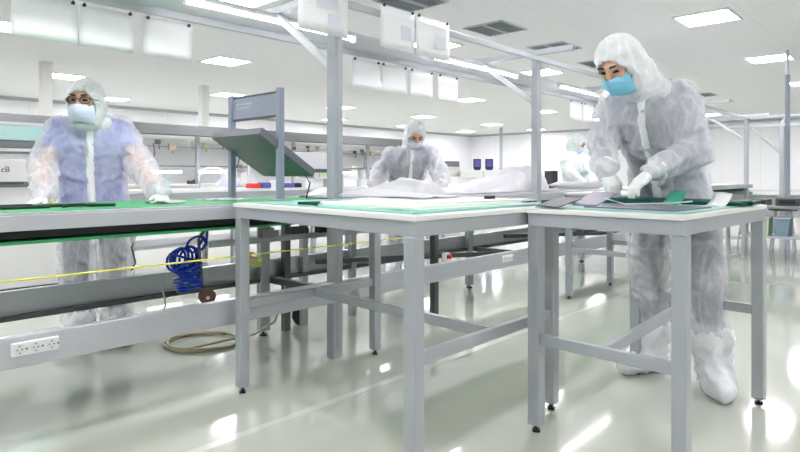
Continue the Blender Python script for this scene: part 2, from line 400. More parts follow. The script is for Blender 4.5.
paper(2.0, 2.36, wA, A0, A1+.02, 'white sheet with small pictures clipped before the tall front post', 2, GA)
paper(2.63, 2.945, wA, A0, A1, 'white sheet with a grey square, left of the pair on the front rail', 1, GA)
paper(2.955, 3.31, wA, A0, A1, 'white sheet with a grey square, right of the pair on the front rail', 1, GA)
wB = 3.415
z0, z1 = 1.745, 1.965
for i, (a, b) in enumerate([(.885, 1.192), (1.2, 1.49), (1.545, 1.845), (3.177, 3.487), (3.495, 3.816), (3.85, 4.165), (4.235, 4.535), (6.79, 7.13), (7.16, 7.48)]):
    lab = ['leftmost of three at the top left', 'middle one of three at the top left', 'right one of three above the left worker', 'leftmost of four right of the front post', 'second of four right of the front post', 'third of four right of the front post', 'rightmost of four right of the front post', 'left of a pair beside the right-hand worker', 'right of a pair beside the right-hand worker'][i]
    paper(a, b, wB, z0, z1, 'blank sheet on the rear rail, '+lab, 0, GB)
# ------------------------------------------------------------------ work tables
def worktable(name, Q, ztop, label, sides, zs, cross, white_foot=None):
    """Q: leg centres left, near, right, back in (u,w)"""
    c = V((sum(q[0] for q in Q)/4, sum(q[1] for q in Q)/4))
    t = thing(name, L(c.x, c.y), label, 'table')
    q = [V((a-c.x, b-c.y)) for a, b in Q]
    out = [p + p.normalized()*.048 for p in q]
    bm = NB(); prism(bm, [(p.x, p.y, ztop-.018) for p in out], (0, 0, .018)); obj('tabletop', bm, M_TOP, t, bevel=.002)
    inn = [p + p.normalized()*.038 for p in q]
    for i in range(4):
        a, b = inn[i], inn[(i+1) % 4]
        n = V(((b-a).y, -(b-a).x)).normalized()
        if n.dot(a) < 0: n = -n
        mid = -n*.014
        bm = NB(); beam(bm, (a.x+mid.x, a.y+mid.y, ztop-.044), (b.x+mid.x, b.y+mid.y, ztop-.044), .028, .052); obj('apron', bm, M_STEEL, t, bevel=.002)
    for i, p in enumerate(q):
        ang = math.atan2(q[(i+1) % 4].y-p.y, q[(i+1) % 4].x-p.x)
        bm = NB(); box(bm, (p.x, p.y, (ztop-.07+.03)/2+.0), (.051, .051, ztop-.07-.03), Matrix.Rotation(ang, 3, 'Z'))
        g = obj('leg', bm, M_STEEL, t, bevel=.004)
        bm = NB(); cyl(bm, (p.x, p.y, 0), (p.x, p.y, .01), .017); cyl(bm, (p.x, p.y, .008), (p.x, p.y, .032), .007); cyl(bm, (p.x, p.y, .02), (p.x, p.y, .026), .012, 6)
        obj('levelling_foot', bm, M_BLACK, g)
        if white_foot == i:
            bm = NB(); cyl(bm, (p.x, p.y, .026), (p.x, p.y, .034), .03); obj('white_collar', bm, M_CAPW, g)
    mids = []
    for (i, j), z in zip(sides, zs):
        a, b = q[i], q[j]; d = (b-a).normalized()*.027
        bm = NB(); beam(bm, (a.x+d.x, a.y+d.y, z-.022), (b.x-d.x, b.y-d.y, z-.022), .028, .044); obj('stretcher', bm, M_STEEL, t, bevel=.003)
        mids.append((a+b)/2)
    (ta, tb) = cross
    a, b = mids; d = (b-a).normalized()*.015
    bm = NB(); beam(bm, (a.x+d.x, a.y+d.y, zs[0]-.022), (b.x-d.x, b.y-d.y, zs[1]-.022), .028, .044); obj('cross_stretcher', bm, M_STEEL, t, bevel=.003)
    return t
Q1 = [(1.63, 2.53), (1.515, 1.325), (2.455, 1.325), (2.51, 2.50)]
Q2 = [(2.20, 1.255), (2.17, .68), (3.16, .65), (3.19, 1.225)]
T1 = worktable('worktable', Q1, .918, 'larger grey steel worktable with white top in the foreground centre', ((0, 3), (1, 2)), (.45, .455), (0, 0))
T2 = worktable('worktable', Q2, .917, 'smaller grey steel worktable with white top before the right-hand worker', ((0, 1), (3, 2)), (.405, .455), (0, 0), white_foot=2)
# ------------------------------------------------------------------ people
def remesh(bm, voxel, smooth_it=3):
    me = bpy.data.meshes.new('tmp'); bm.to_mesh(me); bm.free()
    o = bpy.data.objects.new('tmp', me); COL.objects.link(o)
    r = o.modifiers.new('r', 'REMESH'); r.mode = 'VOXEL'; r.voxel_size = voxel
    s = o.modifiers.new('s', 'SMOOTH'); s.iterations = smooth_it; s.factor = .5
    dg = bpy.context.evaluated_depsgraph_get(); dg.update()
    e = o.evaluated_get(dg); m2 = bpy.data.meshes.new_from_object(e)
    b = bmesh.new(); b.from_mesh(m2)
    bpy.data.objects.remove(o); bpy.data.meshes.remove(me); bpy.data.meshes.remove(m2)
    return b
def crease(bm, amp, sc, seed=0., zs=1.3):
    bm.normal_update()
    mv = []
    for v in bm.verts:
        p = V((v.co.x*sc+seed, v.co.y*sc-seed, v.co.z*sc*zs+seed*.5))
        q = p + V((noise.noise(p*.7), noise.noise(p*.7+V((9, 0, 0))), noise.noise(p*.7+V((0, 9, 0)))))*1.1
        a = (1-abs(noise.noise(q*.62)))**5; b = (1-abs(noise.noise(q*1.25+V((3, 3, 3)))))**5
        mv.append(v.normal*amp*(a*1.15+b*.7-.55+.5*noise.noise(p*.45)))
    for v, d in zip(bm.verts, mv): v.co += d
def hand_balls(w, d, up, side, curl, k=1.):
    """w wrist, d finger direction, up back-of-hand normal, side thumb direction. returns list of hulls"""
    d = d.normalized(); side = (side-d*side.dot(d)).normalized(); n = d.cross(side); n = n if n.dot(up) > 0 else -n
    B = lambda a, b, c: w + d*a + side*b + n*c
    H_ = [[(B(0, .0, 0), .024*k), (B(.02, .018, 0), .018*k), (B(.085, .032, 0), .0135*k), (B(.085, -.03, -.004), .0125*k), (B(.03, -.018, 0), .018*k)]]
    for b, ln, c in ((.032, .072, 1.), (.011, .082, .95), (-.010, .076, 1.), (-.030, .058, 1.1)):
        p = B(.088, b, 0); ang = 0; r = .0105*k
        for seg, fr in enumerate((.45, .32, .25)):
            ang += curl*c*(.5, .75, .6)[seg]
            dd = d*math.cos(ang) - n*math.sin(ang) + side*(b*1.2)
            q = p + dd.normalized()*ln*fr
            H_.append([(p, r), (q, r*.9)]); p = q; r *= .9
    p = B(.025, .026, -.006)
    for seg, (ln, aa) in enumerate(((.036, .85), (.03, .5), (.024, .25))):
        dd = d*math.cos(aa) + side*math.sin(aa) - n*(.25+.25*curl*seg)
        q = p + dd.normalized()*ln
        H_.append([(p, (.015, .0125, .0115)[seg]*k), (q, (.0125, .0115, .009)[seg]*k)]); p = q
    return H_
def person(J, label, vox, seed, amp, shirt, mask, glasses=False, gloves=True, suit=None, bagR=1., pants=M_PANTS, show_face=True):
    suit = suit or M_SUIT
    org = V(((J['anL'].x+J['anR'].x)/2, (J['anL'].y+J['anR'].y)/2, 0))
    J = {k: (v - org if k not in ('hf', 'hdL', 'hdR', 'hsL', 'hsR', 'tf', 'ftL', 'ftR') else v) for k, v in J.items() if isinstance(v, Vector)} | {k: v for k, v in J.items() if not isinstance(v, Vector)}
    hc = J['head']; hf = J['hf'].normalized(); hl = V((0, 0, 1)).cross(hf).normalized()      # lateral: the person's left
    hu = hf.cross(hl).normalized()
    hl_ = hl
    X = lambda f, l, u: hc + hf*f + hl_*l + hu*u
    nk, ch, wa, pe = J['neck'], J['chest'], J['waist'], J['pelvis']
    shL, shR, elL, elR, wrL, wrR = (J[k] for k in ('shL', 'shR', 'elL', 'elR', 'wrL', 'wrR'))
    hiL, hiR, knL, knR, anL, anR = (J[k] for k in ('hiL', 'hiR', 'knL', 'knR', 'anL', 'anR'))
    tf = J['tf'].normalized(); lat = (shL-shR).normalized()
    ftL, ftR = J['ftL'].normalized(), J['ftR'].normalized()
    up = V((0, 0, 1))
    def limbs(bm, ra, rl, infl):
        for s, e, w in ((shL, elL, wrL), (shR, elR, wrR)):
            hull(bm, [(s, ra[0]), (e, ra[1])]); hull(bm, [(e, ra[1]), (w, ra[2])])
        for h, k_, a in ((hiL, knL, anL), (hiR, knR, anR)):
            hull(bm, [(h, rl[0]), (k_, rl[1])]); hull(bm, [(k_, rl[1]), (a, rl[2])])
    def torso(bm, k):
        cl = (hiL-hiR).normalized()
        hull(bm, [(shL, .055*k), (shR, .055*k), (ch+lat*.085, .115*k), (ch-lat*.085, .115*k), (nk, .06*k)])
        hull(bm, [(ch+lat*.085, .115*k), (ch-lat*.085, .115*k), (wa+cl*.065, .105*k), (wa-cl*.065, .105*k)])
        hull(bm, [(wa+cl*.065, .105*k), (wa-cl*.065, .105*k), (pe+cl*.075, .115*k), (pe-cl*.075, .115*k), (hiL, .09*k), (hiR, .09*k)])
    # ---- body, one continuous skin
    bm = NB(); torso(bm, .86); limbs(bm, (.048, .040, .027), (.085, .058, .042), 0)
    hull(bm, [(nk-up*.02, .06), (X(-.02, 0, -.09), .055)])
    hull(bm, [(X(-.015, 0, .035), .093), (X(.005, 0, .02), .088), (X(.035, 0, -.035), .060)])
    hull(bm, [(X(.035, 0, -.035), .062), (X(.062, 0, -.095), .026), (X(.0, .04, -.06), .035), (X(.0, -.04, -.06), .035)])
    hull(bm, [(X(.094, 0, .012), .008), (X(.112, 0, -.03), .013)])
    hull(bm, [(X(.092, .035, .022), .012), (X(.092, -.035, .022), .012)], 1)
    for s in (1, -1):
        hull(bm, [(X(-.01, s*.083, .015), .016), (X(-.012, s*.083, -.025), .011)])
        hull(bm, [(X(.080, s*.04, -.03), .02), (X(.075, s*.045, -.02), .02)], 1)
    for a, f in ((anL, ftL), (anR, ftR)):
        hull(bm, [(a-up*(a.z-.055), .045), (V((a.x, a.y, .03))+f*.12, .028), (V((a.x, a.y, .022))+f*.17, .02), (V((a.x, a.y, .045))-f*.05, .035)])
    for s in 'LR':
        for hb in hand_balls(J['wr'+s], J['hd'+s], up, J['hs'+s], J['curl'+s], .82): hull(bm, hb, 1)
        hull(bm, [(J['wr'+s], .026), (J['wr'+s]+J['hd'+s].normalized()*.02, .024)])
    b = remesh(bm, .0075 if vox < .02 else .012, 2)
    body = obj('person', b, M_SKIN, smooth=True); body.location = org
    tag(body, label, 'person')
    # ---- face parts
    for s in (1, -1):
        bm = NB(); hull(bm, [(X(.0945, s*.024, -.001), .0055), (X(.090, s*.043, -.001), .0055), (X(.092, s*.033, .001), .0075)]); obj('eye', bm, M_EYE, body, smooth=True)
        bm = NB(); hull(bm, [(X(.102, s*.018, .026), .006), (X(.099, s*.045, .030), .005)], 1); obj('eyebrow', bm, M_BROW, body, smooth=True)
    if glasses:
        bm = NB()
        for s in (1, -1):
            ring = [X(.112-.01*abs(math.cos(t)), s*.036+.028*math.cos(t), -.002+.020*math.sin(t)) for t in [2*PI*i/14 for i in range(14)]]
            tube(bm, ring, .0032, 6, closed=True)
            tube(bm, [X(.106, s*.064, .004), X(.05, s*.088, .006), X(-.01, s*.09, .004)], .003, 6)
        tube(bm, [X(.116, .009, .002), X(.118, 0, .005), X(.116, -.009, .002)], .003, 6)
        obj('glasses', bm, M_FRAME, body, smooth=True)
    # ---- inner clothes
    bm = NB(); torso(bm, .98); hull(bm, [(shL, .062), (shL.lerp(elL, .45), .055)]); hull(bm, [(shR, .062), (shR.lerp(elR, .45), .055)])
    if J.get('long'):
        for s_, e_, w_ in ((shL, elL, wrL), (shR, elR, wrR)): hull(bm, [(s_, .062), (e_, .05)]); hull(bm, [(e_, .05), (e_.lerp(w_, .9), .036)])
    obj('shirt', remesh(bm, .016, 3), shirt, body, smooth=True)
    bm = NB(); hull(bm, [(hiL, .095), (hiR, .095), (pe+up*.03, .10)])
    for h, k_, a in ((hiL, knL, anL), (hiR, knR, anR)): hull(bm, [(h, .092), (k_, .067)]); hull(bm, [(k_, .067), (a+up*.03, .055)])
    obj('trousers', remesh(bm, .016, 3), pants, body, smooth=True)
    # ---- coverall
    bm = NB(); torso(bm, 1.17)
    for s, e, w in ((shL, elL, wrL), (shR, elR, wrR)):
        sv = J.get('slv', 1.08); hull(bm, [(s, .080*min(sv, 1.1)), (e, .070*sv)]); hull(bm, [(e, .070*sv), (w, .047*sv)])
        d = (w-e).normalized(); hull(bm, [(w-d*.07, .062*sv), (w-d*.03, .055)])
    for h, k_, a in ((hiL, knL, anL), (hiR, knR, anR)):
        hull(bm, [(h, .118*bagR), (k_, .098*bagR)]); hull(bm, [(k_, .098*bagR), (a+up*.05, .082*bagR)])
    b = remesh(bm, vox, 4); crease(b, amp, 9., seed)
    bvh = BVHTree.FromBMesh(b)
    obj('coverall', b, suit, body, smooth=True)
    # ---- zip flap down the front
    pts = []
    for i in range(15):
        t = i/14
        c = nk.lerp(ch, t/.35) if t < .35 else (ch.lerp(wa, (t-.35)/.35) if t < .7 else wa.lerp(pe, (t-.7)/.3))
        h, n, _, _ = bvh.ray_cast(c+tf*.6, -tf)
        if h: pts.append(h+tf*.005)
    if len(pts) > 3:
        bm = NB(); sl = up.cross(tf).normalized()
        for _ in range(2): pts = [pts[0]] + [(pts[i-1]+pts[i]*2+pts[i+1])/4+tf*.001 for i in range(1, len(pts)-1)] + [pts[-1]]
        sheet(bm, [[p+sl*.022-tf*.006, p+tf*.003, p-sl*.022-tf*.006] for p in pts], tf*.004); obj('zip_flap', bm, M_FLAP, body, smooth=True)
    # ---- hood with an open face
    bm = NB()
    hull(bm, [(X(-.02, 0, .034), .105), (X(.0, 0, .016), .103), (X(.03, 0, -.03), .080)])
    hull(bm, [(X(-.03, 0, .0), .108), (X(.01, 0, -.10), .070), (nk, .082), (X(-.03, 0, -.08), .088)])
    hull(bm, [(nk, .085), (nk-lat*.06-up*.02, .062), (nk+lat*.06-up*.02, .062)])
    b = remesh(bm, .010 if vox < .02 else .014, 4); crease(b, amp*.5, 13., seed+5)
    dead = []
    for v in b.verts:
        r = v.co-hc; f, l, u_ = r.dot(hf), r.dot(hl_), r.dot(hu)
        if f > .015 and (l/.072)**2 + ((u_+.036)/.088)**2 < 1: dead.append(v)
    bmesh.ops.delete(b, geom=dead, context='VERTS')
    ho = obj('hood', b, M_HOODC if suit in (M_SUIT, M_SUITB) else suit, body, smooth=True)
    sm = ho.modifiers.new('solid', 'SOLIDIFY'); sm.thickness = .006; sm.offset = 0
    # ---- mask
    rws = []
    for i in range(15):
        s = -1+2*i/14; col = []
        for j in range(8):
            t = j/7; a = s*math.radians(64)
            nose = math.exp(-(s*4)**2)*.020*(1-t)
            r = .099 + .020*math.sin(PI*min(1, t*.95+.08))*(1-s*s*.6)
            fw = r*math.cos(a)*1.0 + nose + .008 - .018*t*t
            la = r*.76*math.sin(a)
            uu = -.026 - .100*t + .012*abs(s)*(.5-t)*2 - .008*s*s*(1-t) + (.0025 if j in (2, 4) else -.001)
            col.append(X(fw, la, uu))
        rws.append(col)
    bm = NB(); sheet(bm, rws, hf*.003); mk = obj('face_mask', bm, mask, body, smooth=True)
    for s in (0, -1):
        e = rws[s]; sg = 1 if (e[0]-hc).dot(hl_) > 0 else -1
        bm = NB(); tube(bm, [e[0], X(-.01, sg*.094, .005), X(-.025, sg*.094, -.02), X(-.01, sg*.092, -.045), e[-1]], .0018, 5); obj('ear_loop', bm, M_FLAP, mk)
    # ---- gloves, cuffs, shoe covers
    for s in 'LR':
        w, d = J['wr'+s], J['hd'+s].normalized(); e = J['el'+s]; fd = (w-e).normalized()
        if gloves:
            bm = NB()
            for hb in hand_balls(w, d, up, J['hs'+s], J['curl'+s], 1.12): hull(bm, hb, 1)
            hull(bm, [(w-fd*.04, .040), (w+d*.01, .032)])
            b = remesh(bm, .005 if vox < .02 else .009, 2); crease(b, .0015, 40, seed)
            obj('glove', b, M_GLOVE, body, smooth=True)
        f_, a_, b_ = frame(fd)
        bm = NB(); tube(bm, [w-fd*.028+(a_*math.cos(t)+b_*math.sin(t))*(.047+.004*math.sin(5*t)) for t in [2*PI*k/20 for k in range(20)]], .009, 7, closed=True)
        obj('cuff', bm, M_FLAP, body, smooth=True)
    for s, a, f in (('L', anL, ftL), ('R', anR, ftR)):
        lt = up.cross(f); g = V((a.x, a.y, 0))
        bm = NB()
        hull(bm, [(g+up*.062-f*.055, .058), (g+up*.062+f*.10+lt*.015, .058), (g+up*.062+f*.10-lt*.015, .058), (g+up*.048+f*.185, .042), (g+up*.13, .085)])
        hull(bm, [(g+up*.13, .088), (a.lerp(J['kn'+s], .30), .104*bagR)])
        b = remesh(bm, .012 if vox < .02 else .016, 4); crease(b, amp*.9, 11, seed+9)
        for v in b.verts: v.co.z = max(v.co.z, .004)
        obj('shoe_cover', b, M_SUITT, body, smooth=True)
    return body
def head_dir(yaw_deg, pitch_deg):
    """yaw 0 looks at the viewer (-Y), positive turns to picture-left"""
    y = math.radians(yaw_deg); p = math.radians(pitch_deg)
    return V((-math.sin(y)*math.cos(p), -math.cos(y)*math.cos(p), -math.sin(p)))
# right-hand worker
JA = dict(head=at(618.5, 63.5, 2.86), hf=head_dir(52, 34), neck=at(650, 90, 2.96), chest=at(655, 120, 3.0), waist=at(665, 163, 3.08), pelvis=at(672, 200, 3.12), tf=head_dir(52, 0),
          shL=at(682, 97, 2.90), shR=at(615, 104, 3.10), elL=at(696, 152, 2.82), elR=at(602, 146, 3.02), wrL=at(653, 171, 2.74), wrR=at(606, 170, 2.86),
          hdL=V((-.75, -.05, -.58)), hdR=V((.22, -.25, -.85)), hsL=V((-.1, .9, .1)), hsR=V((.7, .2, .1)), curlL=.55, curlR=.55,
          hiL=at(693, 205, 3.04), hiR=at(650, 203, 3.20), knL=at(705, 280, 2.94), knR=at(648, 274, 3.16), anL=at(713, 365, 2.95), anR=at(652, 352, 3.24), ftL=head_dir(12, 0), ftR=head_dir(66, 0), long=True)
person(JA, 'person in white coverall and bright blue mask bending over the right-hand table', .0115, 1.7, .013, M_SHIRTG, M_MASKB)
# left worker
JB = dict(head=at(85, 102, 3.52), hf=head_dir(-8, 0), neck=at(90, 121, 3.60), chest=at(91, 146, 3.66), waist=at(92, 180, 3.70), pelvis=at(94, 212, 3.74), tf=head_dir(-24, 0),
          shL=at(119, 128, 3.74), shR=at(60, 129, 3.58), elL=at(141, 166, 3.68), elR=at(44, 166, 3.48), wrL=at(160, 193, 3.48), wrR=at(44, 196, 3.30),
          hdL=V((.35, -.55, -.35)), hdR=V((-.2, -.6, -.35)), hsL=V((-.6, -.5, 0)), hsR=V((.6, -.5, 0)), curlL=.3, curlR=.3,
          hiL=at(112, 214, 3.78), hiR=at(76, 214, 3.70), knL=at(115, 276, 3.76), knR=at(76, 277, 3.68), anL=at(119, 334, 3.82), anR=at(80, 335, 3.74), ftL=head_dir(-40, 0), ftR=head_dir(0, 0), slv=1.22)
person(JB, 'person in white coverall with glasses standing behind the green belt at left', .0125, 4.1, .012, M_SHIRTB, M_MASKW, glasses=True, suit=M_SUITB)
# centre worker
JC = dict(head=at(415, 134, 6.0), hf=head_dir(-14, 38), neck=at(410, 150, 6.1), chest=at(408, 163, 6.15), waist=at(405, 184, 6.3), pelvis=at(403, 199, 6.4), tf=head_dir(-15, 0),
          shL=at(429, 154, 6.05), shR=at(391, 155, 6.2), elL=at(440, 173, 5.95), elR=at(380, 174, 6.1), wrL=at(441, 186, 5.8), wrR=at(374, 184, 5.85),
          hdL=V((.4, -.5, -.2)), hdR=V((.2, -.6, -.3)), hsL=V((-.6, -.4, 0)), hsR=V((.6, -.4, 0)), curlL=.4, curlR=.4,
          hiL=at(413, 200, 6.35), hiR=at(394, 200, 6.45), knL=at(413, 238, 6.3), knR=at(394, 238, 6.4), anL=at(414, 269, 6.4), anR=at(394, 268, 6.5), ftL=head_dir(-20, 0), ftR=head_dir(10, 0), slv=1.3, long=True)
person(JC, 'person in white coverall bending over the line in the centre background', .022, 7.3, .02, M_SHIRTG, M_MASKW, gloves=False)
# far right worker
JD = dict(head=at(577, 143, 8.3), hf=head_dir(-62, 26), neck=at(573, 154, 8.35), chest=at(574, 164, 8.4), waist=at(572, 180, 8.5), pelvis=at(571, 192, 8.55), tf=head_dir(-58, 0),
          shL=at(581, 158, 8.55), shR=at(566, 158, 8.15), elL=at(592, 171, 8.5), elR=at(571, 174, 8.0), wrL=at(592, 183, 8.1), wrR=at(586, 184, 7.9),
          hdL=V((.5, -.4, -.2)), hdR=V((.6, -.3, -.2)), hsL=V((-.3, -.6, 0)), hsR=V((.3, .6, 0)), curlL=.4, curlR=.4,
          hiL=at(575, 193, 8.65), hiR=at(568, 193, 8.45), knL=at(576, 221, 8.6), knR=at(569, 222, 8.4), anL=at(577, 244, 8.65), anR=at(569, 245, 8.45), ftL=head_dir(-60, 0), ftR=head_dir(-60, 0))
person(JD, 'person in pale aqua coverall working in the far background beside the right-hand worker', .024, 9.2, .02, M_SHIRTG, M_MASKW, gloves=False, suit=M_BLUEBAG)
# ------------------------------------------------------------------ things on the main line
CZ = .9125
def mound(u0, u1, w0, w1, prof, label, seed, zb=CZ, n=26, m=9):
    c = L((u0+u1)/2, (w0+w1)/2, zb); rws = []
    for i in range(n+1):
        t = i/n; k = t*(len(prof)-1); a = int(min(k, len(prof)-2)); hh = prof[a]*(1-(k-a)) + prof[a+1]*(k-a)
        row = []
        for j in range(m+1):
            s = j/m; q = V(((u0+(u1-u0)*t)*6+seed, s*3, seed))
            edge = min(1, 3.2*min(s, 1-s)) ** .6
            wob = .03*noise.noise(q)
            row.append(((u1-u0)*(t-.5), (w1-w0)*(s-.5)+wob, max(.003, hh*edge*(1+.35*noise.noise(q*1.7))+.006+.006*noise.noise(q*4))))
        rws.append(row)
    bm = NB(); sheet(bm, rws, .0025)
    return solo('plastic_film', bm, M_FILM, c, label, 'plastic film', smooth=True, group='white film heaps on the line')
mound(2.36, 2.80, 2.72, 3.05, [.01, .05, .075, .06, .03, .01], 'small crumpled heap of white film at the foot of the tall front post', 1.)
mound(2.85, 3.63, 2.72, 3.20, [.01, .04, .055, .07, .09, .105, .10, .04, .01], 'long white film heap on the belt before the centre worker', 2.)
mound(3.66, 5.02, 2.72, 3.18, [.01, .03, .06, .08, .11, .15, .19, .215, .20], 'largest white film heap, rising to a peak beside the second tall post', 3.)
bm = NB(); prism(bm, [(-.65, -.12, 0), (.65, -.05, 0), (.65, .12, 0), (-.65, .12, 0)], (0, 0, .012))
solo('foam_board', bm, M_FILM, L(5.65, 2.86, CZ), 'flat white board on the belt left of the right-hand worker', 'foam board')
bm = NB(); tube(bm, [(-.7, 0, .035), (-.3, .01, .036), (.2, -.01, .035), (.68, .02, .035)], [.032, .035, .034, .033], 14)
solo('film_roll', bm, M_FILM, L(5.65, 2.80, CZ+.012), 'white roll of film lying on the board left of the right-hand worker', 'film roll', smooth=True)
bm = NB(); box(bm, (0, 0, .012), (.10, .03, .024)); box(bm, (.03, .02, .03), (.03, .03, .03))
solo('clamp_tool', bm, M_BLACK, L(3.66, 3.26, CZ), "black tool on the belt at the centre worker's hand", 'tool')
bm = NB(); box(bm, (0, 0, .045), (.03, .05, .09), None); solo('clip_block', bm, M_BLACK, L(5.06, 2.98, CZ+.12-.12), 'small black block at the end of the largest film heap', 'block', bevel=.004)
t = thing('monitor', L(6.0, 3.24, CZ), 'small black monitor on the belt before the far right worker', 'monitor')
bm = NB(); box(bm, (0, 0, .115), (.06, .20, .16), Matrix.Rotation(-.6, 3, 'Z')); obj('screen', bm, M_BLACK, t, bevel=.005)
bm = NB(); box(bm, (0, 0, .03), (.03, .04, .06)); box(bm, (0, 0, .006), (.10, .12, .012)); obj('stand', bm, M_BLACK, t)
# tools and parts on the belt at the left
for i, (u, w, a, ln) in enumerate([(.70, 2.80, .05, .34), (.86, 2.86, -.08, .42), (1.02, 2.78, .02, .22)]):
    bm = NB(); tube(bm, [(-ln/2, 0, .008), (0, .008, .009), (ln/2, 0, .008)], .007, 8); box(bm, (-ln/4, 0, .012), (ln*.3, .02, .014))
    solo('hand_tool', bm, M_BLACK, L(u, w, CZ), ['short black tool nearest the corner on the green belt at far left', 'longest black tool lying on the green belt at left', 'shortest black tool on the green belt before the left worker'][i], 'tool', rz=TH+a, smooth=False, group='black tools on the green belt')
bm = NB(); cyl(bm, (0, 0, 0), (0, 0, .022), .012); cyl(bm, (0, 0, .022), (0, 0, .034), .006, 10)
solo('bottle_cap', bm, M_YEL, L(.92, 2.93, CZ), 'small yellow cap standing on the green belt at left', 'cap')
bm = NB(); sheet(bm, [[(-.09+.18*i/6, -.05+.1*j/4, .004+.012*max(0, math.sin(i*1.1+j))) for j in range(5)] for i in range(7)], .0015)
solo('film_scrap', bm, M_FILM, L(1.42, 2.90, CZ), 'scrap of clear film on the belt before the left worker', 'film scrap', smooth=True)
bm = NB(); sheet(bm, [[(-.14+.28*i/6, -.07+.14*j/4, .003+.006*max(0, math.sin(i*1.3+j*2))) for j in range(5)] for i in range(7)], .0015)
solo('film_scrap', bm, M_FILM, L(1.86, 3.08, CZ), 'wider scrap of clear film on the belt beside the tray stand', 'film scrap', smooth=True)
# ---- tray stand over the belt
su, w0, w1 = 2.02, 2.76, 3.25
t = thing('tray_stand', L(su, w0, CZ), 'grey stand with perforated panel holding a tilted slate tray over the belt', 'stand')
for w in (0, w1-w0):
    bm = NB(); box(bm, (0, w, .315), (.034, .034, .63)); box(bm, (0, w-.0175, .32), (.008, .002, .62)); p = obj('upright', bm, M_BLST, t, bevel=.003)
    bm = NB(); box(bm, (0, w, .004), (.09, .06, .008)); obj('base_plate', bm, M_STEEL, p)
nx, nz = 36, 14; wd = w1-w0-.034; ht = .145; zb = .47
bm = NB(); gv = [[bm.verts.new((0, .017+wd*i/nx, zb+ht*j/nz)) for j in range(nz+1)] for i in range(nx+1)]
for i in range(nx):
    for j in range(nz):
        if i % 2 == 1 and j in (7, 9) and 20 < i < 35: continue
        bm.faces.new((gv[i][j], gv[i+1][j], gv[i+1][j+1], gv[i][j+1]))
pp = obj('perforated_panel', bm, M_BLST, t); sm = pp.modifiers.new('solid', 'SOLIDIFY'); sm.thickness = .003
bm = NB(); box(bm, (.006, (w1-w0)/2, zb+ht-.006), (.02, wd, .012)); box(bm, (.006, (w1-w0)/2, zb+.006), (.02, wd, .012)); obj('panel_flange', bm, M_DARK, t)
# tilted tray: high edge towards the viewer's left, low edge to the right
bm = NB()
hi, lo = V((-.13, 0, .37)), V((.235, 0, .145)); y0, y1 = .0, w1-w0
dn = (lo-hi).normalized().cross(V((0, 1, 0))).normalized(); dn = dn if dn.z < 0 else -dn
prism(bm, [hi+V((0, y0, 0)), lo+V((0, y0, 0)), lo+V((0, y1, 0)), hi+V((0, y1, 0))], dn*.006); tp = obj('tray', bm, M_TRAY, t)
bm = NB()
e = dn*.024
for a, b in ((hi+V((0, y0, 0)), lo+V((0, y0, 0))), (hi+V((0, y1, 0)), lo+V((0, y1, 0))), (hi+V((0, y0, 0)), hi+V((0, y1, 0))), (lo+V((0, y0, 0)), lo+V((0, y1, 0)))):
    beam(bm, a-dn*.012, b-dn*.012, .012, .04, up=dn)
obj('tray_rim', bm, M_TRAY, tp)
bm = NB(); tube(bm, [lo+V((-.02, y0+.05, .0)), lo+V((.01, y0+.04, -.05)), lo+V((-.01, y0+.05, -.14))], .004, 6); obj('cable', bm, M_BLACK, t, smooth=True)
# ------------------------------------------------------------------ below the line
bm = NB(); tube(bm, [(-3, 0, .665), (.7, -.0, .657), (2.84, 0, .652), (5, 0, .655), (9, 0, .655)], .004, 6)
solo('pull_cord', bm, M_YEL, L(0, CW0-.012), 'thin yellow pull cord stretched along the front of the conveyor', 'cord', smooth=True)
c = at(188, 276, 2.98); pts = []
for i in range(11*16+1):
    a = 2*PI*i/16; z = .0+.15*i/(11*16)
    pts.append(V((.052*math.cos(a)+.004*math.sin(3*a), .045*math.sin(a), z-.10+.012*math.cos(a))))
loops = []
rr_ = random.Random(3)
pts = []
for i in range(10*16+1):
    a = 2*PI*i/16; n_ = i/16; z = -.10+.0135*n_
    q = 1+.12*math.sin(n_*2.3)+.08*math.sin(n_*5.1+1)
    pts.append(V((.010*math.sin(n_*1.7)+.056*q*math.cos(a), .045*q*math.sin(a), z+.014*math.cos(a+n_*.6)+.006*math.sin(2*a+n_))))
for k in range(5):
    cx_, cz_, r, tl = -.055+.011*k, .055+.006*rr_.uniform(-1, 1), .050+.010*rr_.uniform(-1, 1), .35+.5*rr_.random()
    for i in range(16):
        a = 2*PI*i/16+2.5
        loops.append(V((cx_+r*.75*math.cos(a)+.011*i/16, .012*k-.02+r*tl*math.sin(a+.4), cz_+r*math.sin(a))))
loops2 = [V((.035+.048*math.cos(2*PI*i/16+3), .02+.02*math.sin(2*PI*i/16), .125+.042*math.sin(2*PI*i/16+3.4))) for i in range(21)]
bm = NB(); tube(bm, pts+loops+loops2+[V((.075, 0, .16)), V((.085, .02, .12)), V((.09, .03, .24)), V((.10, .04, .33))], .0066, 7)
solo('air_hose', bm, M_BLUEH, V((c.x, c.y, H-(270-176)/600*c.y)), 'coiled dark blue air hose hanging under the belt', 'hose', rz=0, smooth=True)
t = thing('pulley_bracket', at(207, 296, 3.02), 'hanging bracket with brown pulley wheel beside the blue hose', 'pulley', rz=.5)
bm = NB(); beam(bm, (-.02, .01, .02), (-.04, .01, .29), .03, .012); beam(bm, (-.04, .01, .29), (.01, .01, .36), .03, .012); obj('bracket', bm, M_DARK, t, bevel=.002)
bm = NB(); cyl(bm, (.0, -.02, 0), (.0, .015, 0), .042, 24); w_ = obj('wheel', bm, M_BROWN, t, bevel=.004)
bm = NB(); cyl(bm, (0, -.026, -.005), (0, -.018, -.005), .009, 12); obj('hub', bm, M_CAPW, w_)
t = thing('valve_box', at(253, 268, 3.18), 'olive valve box with coral cap behind the worktable leg', 'valve', rz=.5)
